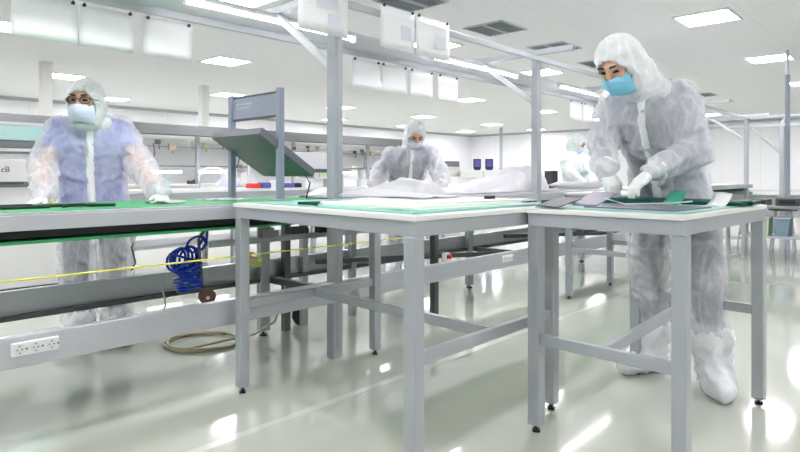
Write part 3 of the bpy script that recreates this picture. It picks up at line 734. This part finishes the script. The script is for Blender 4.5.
bm = NB(); box(bm, (0, 0, .03), (.085, .05, .05)); obj('body', bm, M_YBOX, t, bevel=.004)
bm = NB(); cyl(bm, (-.01, 0, .055), (-.01, 0, .082), .022, 16); obj('cap', bm, M_ORNG, t)
bm = NB(); box(bm, (.03, -.026, .045), (.022, .004, .02)); obj('plate', bm, M_YEL, t)
bm = NB(); box(bm, (-.03, .03, -.04), (.02, .02, .16)); obj('mounting_bar', bm, M_STEEL, t)
bm = NB(); tube(bm, [(.03, 0, .01), (.05, -.01, -.05), (.03, 0, -.12), (.05, .0, -.2)], .005, 6); obj('hose_tail', bm, M_GCAB, t, smooth=True)
pts = []
fc = flo(203, 343)
for i in range(44):
    a = 2*PI*i/17+1.2; r = .205+.012*math.sin(i*.9); pts.append(V((r*1.1*math.cos(a), r*math.sin(a), .008+.006*(i//17)+.003*math.sin(i))))
pts += [V((.20, .05, .02)), V((.30, .10, .03)), V((.42, .14, .10)), V((.47, .15, .22)), V((.49, .14, .34))]
bm = NB(); tube(bm, pts, .0075, 7); solo('floor_cable', bm, M_CABLE, fc, 'beige hose lying in loops on the floor under the conveyor', 'hose', rz=0, smooth=True)
t = thing('cable_reel', flo(300, 324), 'small black reel on the floor behind the front beam', 'reel', rz=.3)
bm = NB(); cyl(bm, (0, -.03, .055), (0, -.022, .055), .055, 20); cyl(bm, (0, .022, .055), (0, .03, .055), .055, 20); obj('flange', bm, M_BLACK, t)
bm = NB(); cyl(bm, (0, -.022, .055), (0, .022, .055), .032, 16); obj('core', bm, M_DARK, t)
t = thing('emergency_stop', L(3.62, 2.655, .40), 'red emergency stop button on the rear of the front beam', 'button')
t.location = L(3.39, 2.66, .442)
bm = NB(); box(bm, (0, 0, .03), (.05, .04, .06)); obj('housing', bm, M_CAPW, t, bevel=.004)
bm = NB(); cyl(bm, (0, -.02, .035), (0, -.045, .035), .018, 16); obj('button', bm, M_RED, t)
for i, (px, py0, py1, Y) in enumerate([(168, 260, 316, 3.0), (412, 232, 268, 4.4), (138, 232, 270, 2.95)]):
    a, b = at(px, py0, Y), at(px-6, py1, Y)
    bm = NB(); tube(bm, [V((0, 0, 0)), (b-a)*.4+V((-.02, 0, 0)), (b-a)*.8+V((.012, 0, 0)), b-a], .004, 6)
    solo('drop_cable', bm, M_DARK if i else M_GCAB, a, ['thin grey cable hanging left of the blue hose', 'thin dark cable hanging behind the large table leg', "thin dark cable hanging before the left worker's legs"][i], 'cable', rz=0, smooth=True)
# ------------------------------------------------------------------ on the large table
Q1v = [V(q) for q in Q1]
def t1(a, b):     # a along the line, b from the near corner to the left corner
    p = (Q1v[1]*(1-b)+Q1v[0]*b)*(1-a) + (Q1v[2]*(1-b)+Q1v[3]*b)*a
    return L(p.x, p.y)
Q2v = [V(q) for q in Q2]
def t2(a, b):     # a from the front edge to the back edge, b from the left corner to the near corner
    p = (Q2v[0]*(1-b)+Q2v[1]*b)*(1-a) + (Q2v[3]*(1-b)+Q2v[2]*b)*a
    return L(p.x, p.y)
def flat(name, f, cs, z, th, m, label, cat, group=None, lift=None, bevel=.0):
    P = [f(*c) for c in cs]; c = sum(P, V())/len(P)
    bm = NB(); prism(bm, [V((p.x-c.x, p.y-c.y, (lift[i] if lift else 0))) for i, p in enumerate(P)], (0, 0, th))
    return solo(name, bm, m, V((c.x, c.y, z)), label, cat, rz=0, group=group, bevel=bevel)
Z = .9185
flat('desk_mat', t1, [(.03, .60), (.97, .56), (.97, .99), (.03, .99)], Z, .005, M_TEAL, 'teal mat on the left end of the large table', 'mat')
flat('glass_sheet', t1, [(.02, .02), (.98, .03), (.98, .50), (.03, .52)], Z, .006, M_TEAL, 'wide teal sheet at the bottom of the stack on the large table', 'sheet', 'stack of sheets on the large table')
flat('glass_sheet', t1, [(.07, .04), (.95, .02), (.93, .52), (.08, .55)], Z+.0065, .006, M_MINT, 'pale mint sheet second from the bottom of the large table stack', 'sheet', 'stack of sheets on the large table')
flat('foam_sheet', t1, [(.06, .09), (.85, .06), (.90, .54), (.12, .58)], Z+.013, .008, M_CREAM, 'thick cream foam sheet on the large table stack', 'sheet', 'stack of sheets on the large table')
flat('foam_sheet', t1, [(.30, .12), (.97, .05), (.99, .60), (.34, .62)], Z+.0215, .006, M_TOP, 'white foam sheet topmost of the large table stack', 'sheet', 'stack of sheets on the large table')
flat('circuit_board', t1, [(.10, .58), (.35, .57), (.42, .69), (.06, .66)], Z+.0055, .012, M_PCB, 'dark green board sticking out left of the large table stack', 'circuit board')
bm = NB(); box(bm, (0, 0, .007), (.05, .026, .014)); solo('eraser_block', bm, M_BLACK, t1(.80, .18)+V((0, 0, Z+.0280)), 'small black block on the white foam of the large table', 'block')
bm = NB(); sheet(bm, [[V(t1(.52+.40*i/10, .35+.5*j/6)-t1(.72, .6)) + V((0, 0, .006+.035*math.sin(PI*i/10)*(j/6) + .008*noise.noise(V((i*.5, j*.5, 4))))) for j in range(7)] for i in range(11)], .002)
solo('plastic_film', bm, M_FILM, t1(.72, .6)+V((0, 0, Z+.0285)), 'loose white film draped on the back of the large table', 'plastic film', rz=0, smooth=True)
# ------------------------------------------------------------------ on the small table
Z = .9185
flat('desk_mat', t2, [(.02, -.03), (.02, 1.0), (.97, 1.0), (.97, -.02)], Z, .004, M_TEAL, 'teal mat covering the small table', 'mat')
flat('screen_sheet', t2, [(.10, .28), (.06, .92), (.42, .95), (.45, .30)], Z+.0045, .005, M_LCD, 'grey violet display panel lying at the front of the small table', 'screen sheet')
flat('screen_sheet', t2, [(-.02, .02), (-.02, .19), (.16, .21), (.15, .03)], Z+.0045, .004, M_LCD2, 'dark panel slanting up at the left corner of the small table', 'screen sheet', lift=[.004, .0, .03, .034])
flat('screen_sheet', t2, [(.12, .17), (.12, .36), (.36, .33), (.35, .14)], Z+.0105, .004, M_LCD, 'violet panel tilted up left of the hands on the small table', 'screen sheet', lift=[.0, .0, .045, .05])
flat('circuit_board', t2, [(.54, .02), (.52, .46), (.72, .50), (.74, .02)], Z+.0045, .024, M_PCB, "dark green board under the right-hand worker's gloves", 'circuit board')
flat('circuit_board', t2, [(.78, -.02), (.76, 1.06), (.90, 1.06), (.92, -.02)], Z+.0045, .018, M_PCB, 'long dark green board at the back edge of the small table', 'circuit board', bevel=.002)
flat('circuit_board', t2, [(.66, .60), (.66, 1.02), (.755, 1.03), (.755, .60)], Z+.0045, .016, M_PCB, 'short dark green board at the right end of the small table', 'circuit board', bevel=.002)
def curl(name, cx, wd, ln, hgt, m, label, cat, rz, z):
    bm = NB(); sheet(bm, [[(-wd/2+wd*i/4, -ln/2+ln*j/10, .003+hgt*(j/10)**2.2+.004*math.sin(i)) for j in range(11)] for i in range(5)], .0015)
    return solo(name, bm, m, V((cx.x, cx.y, z)), label, cat, rz=rz, smooth=True)
curl('flex_sheet', t2(.50, .64), .07, .13, .05, M_GREENF, 'bright green flexible sheet curling up on the small table', 'flexible sheet', -.75, Z+.011)
curl('flex_sheet', t2(.60, .90), .07, .17, .05, M_PAPER, 'white flexible sheet curling up at the near corner of the small table', 'flexible sheet', -.75, Z+.0055)
bm = NB(); tube(bm, [t2(.03, .50)-t2(.2, .5)+V((0, 0, .03)), V((0, 0, .004)), t2(.35, .72)-t2(.2, .5)+V((0, 0, .006)), t2(.25, .92)-t2(.2, .5)+V((0, 0, .02))], .003, 6)
solo('ribbon_strip', bm, M_PAPER, t2(.2, .5)+V((0, 0, Z+.0155)), 'thin white ribbon strip across the panels of the small table', 'strip', rz=0, smooth=True)
# ------------------------------------------------------------------ second line: machine, bench and what stands on it
t = thing('machine_cabinet', L(1.35, 6.2), 'white machine with pale teal hood and dark letters at the left edge', 'machine')
bm = NB(); box(bm, (0, .35, .62), (1.7, .7, 1.16)); obj('body', bm, M_OFFW, t, bevel=.01)
bm = NB(); box(bm, (0, .35, .02), (1.6, .6, .04)); obj('plinth', bm, M_DARK, t)
bm = NB(); box(bm, (0, .35, 1.285), (1.72, .72, .03)); obj('trim_strip', bm, M_WALU, t)
bm = NB(); box(bm, (0, .35, 1.335), (1.72, .72, .06)); obj('grey_band', bm, M_GREYP, t)
bm = NB(); box(bm, (0, .36, 1.44), (1.66, .66, .14)); obj('hood', bm, M_TGLASS, t, bevel=.01)
bm = NB(); box(bm, (0, .36, 1.525), (1.66, .66, .03)); obj('hood_cap', bm, M_OFFW, t)
bm = NB(); box(bm, (-.05, -.006, .975), (.9, .012, .05)); obj('slot', bm, M_GREYP, t)
bm = NB(); box(bm, (-.05, -.02, .985), (.8, .02, .02)); obj('handle', bm, M_DARK, t)
cu = bpy.data.curves.new('lettering', 'FONT'); cu.body = 'TcB'; cu.size = .072; cu.extrude = .001; cu.align_x = 'RIGHT'
to = bpy.data.objects.new('tmp_text', cu); COL.objects.link(to)
dg = bpy.context.evaluated_depsgraph_get(); dg.update()
me = bpy.data.meshes.new_from_object(to.evaluated_get(dg)); bpy.data.objects.remove(to)
lt = bpy.data.objects.new('lettering', me); COL.objects.link(lt); me.materials.append(M_TEXT); lt.parent = t
lt.location = (.25, -.003, 1.085); lt.rotation_euler = (PI/2, 0, 0)
t = thing('workbench', L(5.6, 6.1), 'long white bench on grey legs standing behind the conveyor', 'bench')
bm = NB(); box(bm, (0, .35, .885), (6.2, .72, .03)); obj('benchtop', bm, M_TOP, t)
bm = NB(); box(bm, (0, .0, .83), (6.1, .04, .07)); obj('front_rail', bm, M_STEEL, t)
bm = NB(); box(bm, (0, .68, .83), (6.1, .04, .07)); obj('rear_rail', bm, M_STEEL, t)
bm = NB(); box(bm, (0, .35, .30), (6.1, .6, .03)); obj('lower_shelf', bm, M_STEEL, t)
for i in range(6):
    for w in (.03, .67):
        bm = NB(); box(bm, (-2.95+5.9*i/5, w, .42), (.05, .05, .81)); obj('leg', bm, M_STEEL, t)
def on_bench(px, w): # u from picture column for a given w
    k = (px-400)/600; return (SU+k*CU)*w/(CU-k*SU)
BZ = .9015
def bench_thing(name, px, w, label, cat, group=None):
    return thing(name, L(on_bench(px, w), w, BZ), label, cat, group=group)
t = bench_thing('arched_stand', 213, 6.3, 'white arched stand on the bench left of the tray stand', 'stand')
bm = NB(); tube(bm, [(-.17, 0, 0), (-.17, 0, .14), (-.13, 0, .21), (-.06, 0, .235), (.06, 0, .235), (.13, 0, .21), (.17, 0, .14), (.17, 0, 0)], .018, 8); obj('arch', bm, M_WHITE, t, smooth=True)
bm = NB(); box(bm, (0, 0, .01), (.44, .2, .02)); obj('base', bm, M_WHITE, t)
bm = NB()
hull(bm, [((-.12, 0, .03), .03), ((.14, 0, .03), .03), ((.02, .06, .03), .05), ((.06, .02, .3), .03)])
b = remesh(bm, .02, 2); crease(b, .02, 9, 3.)
for v in b.verts: v.co.z = max(v.co.z, 0)
solo('folded_garment', b, M_LILAC, L(on_bench(228, 6.6), 6.6, BZ), 'pale blue garment heaped on the bench beside the arched stand', 'garment', smooth=True)
for i, (px, m, sx, sz, nm) in enumerate([(253, M_RED, .12, .05, 'red'), (264, M_BLUEB, .12, .06, 'dark blue'), (276, M_WHITE, .10, .09, 'white'), (287, M_BLUEB, .14, .05, 'flat dark blue'), (296, M_BLACK, .08, .05, 'black')]):
    bm = NB(); box(bm, (0, 0, sz/2), (sx, .14, sz)); box(bm, (0, 0, sz+.004), (sx*.9, .12, .008))
    solo('parts_box', bm, m, L(on_bench(px, 6.3), 6.3, BZ), nm+' parts box on the bench behind the large table', 'box', group='small boxes on the bench', bevel=.004)
t = bench_thing('sloped_hood', 309, 6.35, 'pale grey sloping hood with dark slot on the bench beyond the slate tray', 'hood')
bm = NB(); prism(bm, [(-.48, -.15, .44), (.16, -.15, .48), (.52, -.15, .16), (.02, -.15, .10)], (0, .34, 0)); obj('hood_shell', bm, M_WALU, t, bevel=.006)
bm = NB(); box(bm, (.20, -.156, .22), (.44, .014, .045)); obj('slot', bm, M_DARK, t)
bm = NB(); box(bm, (.26, -.156, .165), (.42, .012, .05)); obj('green_lip', bm, M_BING, t)
bm = NB(); box(bm, (.0, 0, .06), (.30, .25, .12)); obj('base_box', bm, M_WHITE, t, bevel=.006)
for i, (px, sx, sz, nm) in enumerate([(345, .26, .16, 'white box with rounded lid on the bench right of the front post'), (360, .16, .10, 'low white box on the bench left of the centre worker'), (328, .14, .11, 'small white box on the bench left of the front post'), (462, .5, .13, 'long low white box on the bench right of the centre worker')]):
    t = bench_thing('storage_box', px, 6.45, nm, 'box', 'white boxes on the bench')
    bm = NB(); box(bm, (0, 0, sz*.42), (sx, .22, sz*.84)); obj('body', bm, M_WHITE, t, bevel=.008)
    bm = NB(); box(bm, (0, 0, sz*.92), (sx+.02, .24, sz*.16)); obj('lid', bm, M_OFFW, t, bevel=.006)
# ------------------------------------------------------------------ far line with duct, pipes, posts and counter
FW = 9.9
t = thing('service_line', L(3.3, FW), 'far white service counter with grey duct, posts and pipes along it', 'service line')
LN = 15.4
bm = NB(); box(bm, (0, 0, 1.86), (LN, .25, .15)); obj('duct', bm, M_GREYP, t, bevel=.01)
bm = NB(); box(bm, (0, -.02, 1.775), (LN, .34, .03)); obj('duct_lip', bm, M_GREYP, t)
bm = NB(); box(bm, (0, .30, .89), (LN, .7, .03)); obj('countertop', bm, M_TOP, t)
bm = NB(); box(bm, (0, .34, .48), (LN, .6, .79)); obj('counter_front', bm, M_OFFW, t)
bm = NB(); box(bm, (0, .32, 1.35), (LN, .04, .86)); obj('back_panel', bm, M_WHITE, t)
bm = NB(); tube(bm, [(-LN/2, .0, 1.22), (LN/2, .0, 1.22)], .024, 8); obj('pipe', bm, M_GREYP, t)
bm = NB(); tube(bm, [(-LN/2, .02, 1.64), (LN/2, .02, 1.64)], .028, 8); obj('pipe', bm, M_CREAM, t)
bm = NB(); tube(bm, [(-LN/2, .12, 1.56), (LN/2, .12, 1.56)], .018, 8); obj('pipe', bm, M_STEEL, t)
for i in range(15):
    bm = NB(); box(bm, (-7.4+1.06*i, -.02, 1.34), (.06, .06, .86)); obj('post', bm, M_STEEL if i % 2 else M_WALU, t)
for i in range(46):
    x = -7.5+.325*i+.15*random.random(); z = 1.66-.12*random.random(); sz = .05+.06*random.random()
    bm = NB(); box(bm, (x, -.04, z), (sz, .06, sz)); cyl(bm, (x+.03, -.03, z-.12), (x+.03, -.03, z), .014, 8); obj('valve', bm, [M_YBOX, M_DARK, M_GREYP, M_CABLE, M_CREAM][i % 5], t)
for i in range(9):
    x = -6.9+1.65*i
    bm = NB(); tube(bm, [(x, 0, 1.6), (x+.02, 0, 1.45), (x-.02, 0, 1.24)], .012, 6); box(bm, (x, -.02, 1.23), (.10, .05, .06)); obj('drop_pipe', bm, M_GREYP, t)
for i, px in enumerate([165, 214, 345]):
    u = on_bench(px, FW-.08)
    tt = thing('tube_lamp', L(u, FW-.08, 1.12), 'lit tube lamp low on the far service counter, %s of three from the left' % ['first', 'second', 'third'][i], 'lamp', group='tube lamps over the far counter')
    bm = NB(); box(bm, (0, .02, .0), (.60, .03, .05)); obj('batten', bm, M_WHITE, tt)
    bm = NB(); cyl(bm, (-.29, -.01, 0), (.29, -.01, 0), .02, 10); obj('tube', bm, M_TUBE, tt)
for i, (px, m, sx, sz) in enumerate([(160, M_TGLASS, .35, .05), (192, M_DARK, .10, .06), (366, M_WHITE, .4, .3), (322, M_WHITE, .3, .22), (245, M_WHITE, .3, .2), (352, M_CREAM, .2, .35)]):
    bm = NB(); box(bm, (0, 0, sz/2), (sx, .2, sz)); box(bm, (0, -.09, sz+.01), (sx*.8, .02, .02))
    solo('instrument', bm, m, L(on_bench(px, FW+.1), FW+.1, .907), ['flat teal instrument on the far counter beside the left worker', 'tiny dark instrument on the far counter left of the arched stand', 'white instrument on the far counter left of the centre worker', 'white instrument on the far counter left of the front post', 'white instrument on the far counter behind the tray stand', 'tall cream instrument on the far counter right of the front post'][i], 'instrument', bevel=.006, group='instruments on the far counter')
# ------------------------------------------------------------------ right and centre background
c = at(782, 190, 10.4); c.z = 0
t = thing('crossing_gantry', c, 'pale post gantry with braces crossing the far right of the room', 'gantry', rz=TH-PI/2)
for x in (0, 2.6):
    bm = NB(); box(bm, (x, 0, .97), (.07, .07, 1.94)); obj('post', bm, M_STEEL, t)
bm = NB(); beam(bm, (-1.6, 0, 1.94), (4, 0, 1.94), .05, .05); obj('lower_rail', bm, M_STEEL, t)
bm = NB(); beam(bm, (-1.6, .35, 2.12), (4, .35, 2.12), .05, .05); obj('upper_rail', bm, M_STEEL, t)
bm = NB(); beam(bm, (-.5, 0, 1.93), (-.02, 0, 1.45), .04, .04); obj('brace', bm, M_STEEL, t)
bm = NB(); beam(bm, (2.1, 0, 1.93), (2.58, 0, 1.45), .04, .04); obj('brace', bm, M_STEEL, t)
bm = NB(); beam(bm, (0, 0, 1.96), (0, .38, 2.1), .04, .04); beam(bm, (2.6, 0, 1.96), (2.6, .38, 2.1), .04, .04); obj('bracket', bm, M_STEEL, t)
c = at(787.5, 190, 9.3); c.z = 0
t = thing('drop_pole', c, 'dark vertical pole reaching from floor to ceiling at the right edge', 'pole', rz=0)
bm = NB(); box(bm, (0, 0, 1.31), (.05, .05, 2.62)); obj('lower_pole', bm, M_BLST, t)
bm = NB(); box(bm, (0, 0, 2.81), (.035, .035, .38)); obj('upper_pole', bm, M_WALU, t)
c = flo(501, 202); bm = NB(); box(bm, (0, 0, HC/2), (.11, .11, HC)); solo('service_pole', bm, M_STEEL, c, 'thin grey pole from floor to ceiling before the far wall', 'pole', rz=0)
c = at(775, 190, 10.9); c.z = 0
t = thing('office_desk', c, 'long white desk at the far right under the crossing gantry', 'desk', rz=TH-PI/2)
bm = NB(); box(bm, (0, 0, .79), (3.4, .75, .035)); obj('desktop', bm, M_TOP, t)
for x in (-1.65, 1.65):
    for y in (-.33, .33):
        bm = NB(); box(bm, (x, y, .386), (.05, .05, .772)); obj('leg', bm, M_STEEL, t)
bm = NB(); box(bm, (0, .30, .5), (3.2, .02, .4)); obj('modesty_panel', bm, M_WALU, t)
c = at(790, 200, 7.6); c.z = 0
t = thing('parts_bench', c, 'grey bench with bins below at the right edge of the photo', 'bench', rz=TH-PI/2)
bm = NB(); box(bm, (0, 0, .655), (1.0, .55, .03)); obj('benchtop', bm, M_GREYP, t)
bm = NB(); box(bm, (0, 0, .28), (.94, .5, .025)); obj('lower_shelf', bm, M_STEEL, t)
for x in (-.47, .47):
    for y in (-.24, .24):
        bm = NB(); box(bm, (x, y, .32), (.04, .04, .64)); obj('leg', bm, M_STEEL, t)
R2 = Matrix.Rotation(TH-PI/2, 3, 'Z')
for i, (x, m, nm) in enumerate([(-.28, M_BING, 'pale green'), (-.06, M_BINB, 'slate blue'), (.18, M_WHITE, 'white')]):
    tt = thing('storage_bin', c+R2 @ V((x, -.05, .293)), nm+' bin on the lower shelf of the bench at right edge', 'bin', rz=TH-PI/2, group='bins under the grey bench')
    bm = NB(); prism(bm, [(-.07, -.12, 0), (.07, -.12, 0), (.085, -.12, .22), (-.085, -.12, .22)], (0, .24, 0)); obj('tub', bm, m, tt, bevel=.006)
    bm = NB(); box(bm, (0, 0, .228), (.19, .26, .014)); obj('rim', bm, M_CAPW, tt)
for i, (x, sx, sz) in enumerate([(-.33, .2, .08), (-.02, .26, .10), (.3, .2, .06)]):
    tt = thing('test_unit', c+R2 @ V((x, .05, .6705)), 'dark test unit on the grey bench at right, %s from the left' % ORD[i], 'test unit', rz=TH-PI/2, group='dark units on the grey bench')
    bm = NB(); box(bm, (0, 0, sz/2), (sx, .22, sz)); obj('case', bm, M_DARK, tt, bevel=.006)
    bm = NB(); box(bm, (0, -.113, sz/2), (sx*.7, .006, sz*.5)); obj('front_plate', bm, M_BLACK, tt)
def stool(c, label, rz):
    t = thing('work_stool', c, label, 'stool', rz=rz, group='stools at the right')
    bm = NB(); cyl(bm, (0, 0, .56), (0, 0, .62), .18, 24); obj('seat', bm, M_DARK, t, bevel=.015)
    for k in range(4):
        a = PI/4+k*PI/2
        bm = NB(); tube(bm, [(.12*math.cos(a), .12*math.sin(a), .56), (.2*math.cos(a), .2*math.sin(a), 0.0)], .013, 8); obj('leg', bm, M_STEEL, t)
    bm = NB(); tube(bm, [(.172*math.cos(2*PI*k/20), .172*math.sin(2*PI*k/20), .2) for k in range(20)], .009, 6, closed=True); obj('foot_ring', bm, M_STEEL, t)
stool(flo(728, 252), 'dark stool seen under the right end of the small table', .2)
stool(flo(752, 247), 'dark stool behind the right leg of the small table', .6)
stool(flo(783, 250), 'dark stool before the grey bench at right edge', .9)
t = thing('display_cabinet', at(443, 190, 13.5)*1, 'pale cabinet with dark window beyond the centre worker', 'cabinet', rz=TH); t.location.z = 0
bm = NB(); box(bm, (0, 0, .68), (.6, .5, 1.36)); obj('body', bm, M_OFFW, t)
bm = NB(); box(bm, (-.305, 0, 1.35), (.02, .4, .18)); box(bm, (0, -.255, 1.32), (.5, .02, .12)); obj('window', bm, M_GREYP, t)
bm = NB(); box(bm, (.02, -.256, 1.0), (.34, .012, .34)); obj('notice', bm, M_CREAM, t)
c = at(483, 190, 13.5); c.z = 0
t = thing('low_cabinet', c, 'low white cabinet carrying two blue screens in the far background', 'cabinet', rz=-.1)
bm = NB(); box(bm, (0, 0, .6), (1.0, .5, 1.16)); obj('body', bm, M_WHITE, t, bevel=.01)
bm = NB(); box(bm, (0, -.255, .6), (.01, .01, 1.1)); obj('door_gap', bm, M_GREYP, t)
for x, nm in ((-.14, 'left'), (.13, 'right')):
    tt = thing('control_screen', c+V((x, -.05, 1.181)), 'small dark blue screen, %s one of two on the low white cabinet' % nm, 'screen', rz=.1, group='blue screens on the low cabinet')
    bm = NB(); box(bm, (0, 0, .14), (.17, .06, .22)); obj('housing', bm, M_BLACK, tt, bevel=.008)
    bm = NB(); box(bm, (0, -.034, .15), (.13, .008, .16)); obj('display', bm, M_BLUEB, tt)
    bm = NB(); box(bm, (0, 0, .015), (.12, .1, .03)); obj('foot', bm, M_BLACK, tt)
# worktables further along the line, at the next stations
worktable('worktable', [(4.76, 2.40), (4.76, 1.45), (5.6, 1.45), (5.6, 2.40)], .91, 'grey worktable at the next station, half hidden behind the small table', ((0, 1), (3, 2)), (.44, .44), (0, 0))
#__END_MORE__
# ------------------------------------------------------------------ camera, world, view
cam = bpy.data.cameras.new('camera'); co = bpy.data.objects.new('camera', cam); COL.objects.link(co)
cam.sensor_width = 36; cam.lens = 36*600/800; cam.shift_y = -(226-176)/800; cam.clip_start = .02; cam.clip_end = 100
co.location = (0, 0, H); co.rotation_euler = (PI/2, 0, 0)
S.camera = co
wd = bpy.data.worlds.new('world'); S.world = wd; wd.use_nodes = True
wd.node_tree.nodes['Background'].inputs[0].default_value = (.8, .85, .9, 1); wd.node_tree.nodes['Background'].inputs[1].default_value = .3
S.view_settings.view_transform = 'Standard'; S.view_settings.look = 'None'; S.view_settings.gamma = 1; S.view_settings.use_curve_mapping = False
S.view_settings.exposure = EXPO if 'EXPO' in globals() else 1.1
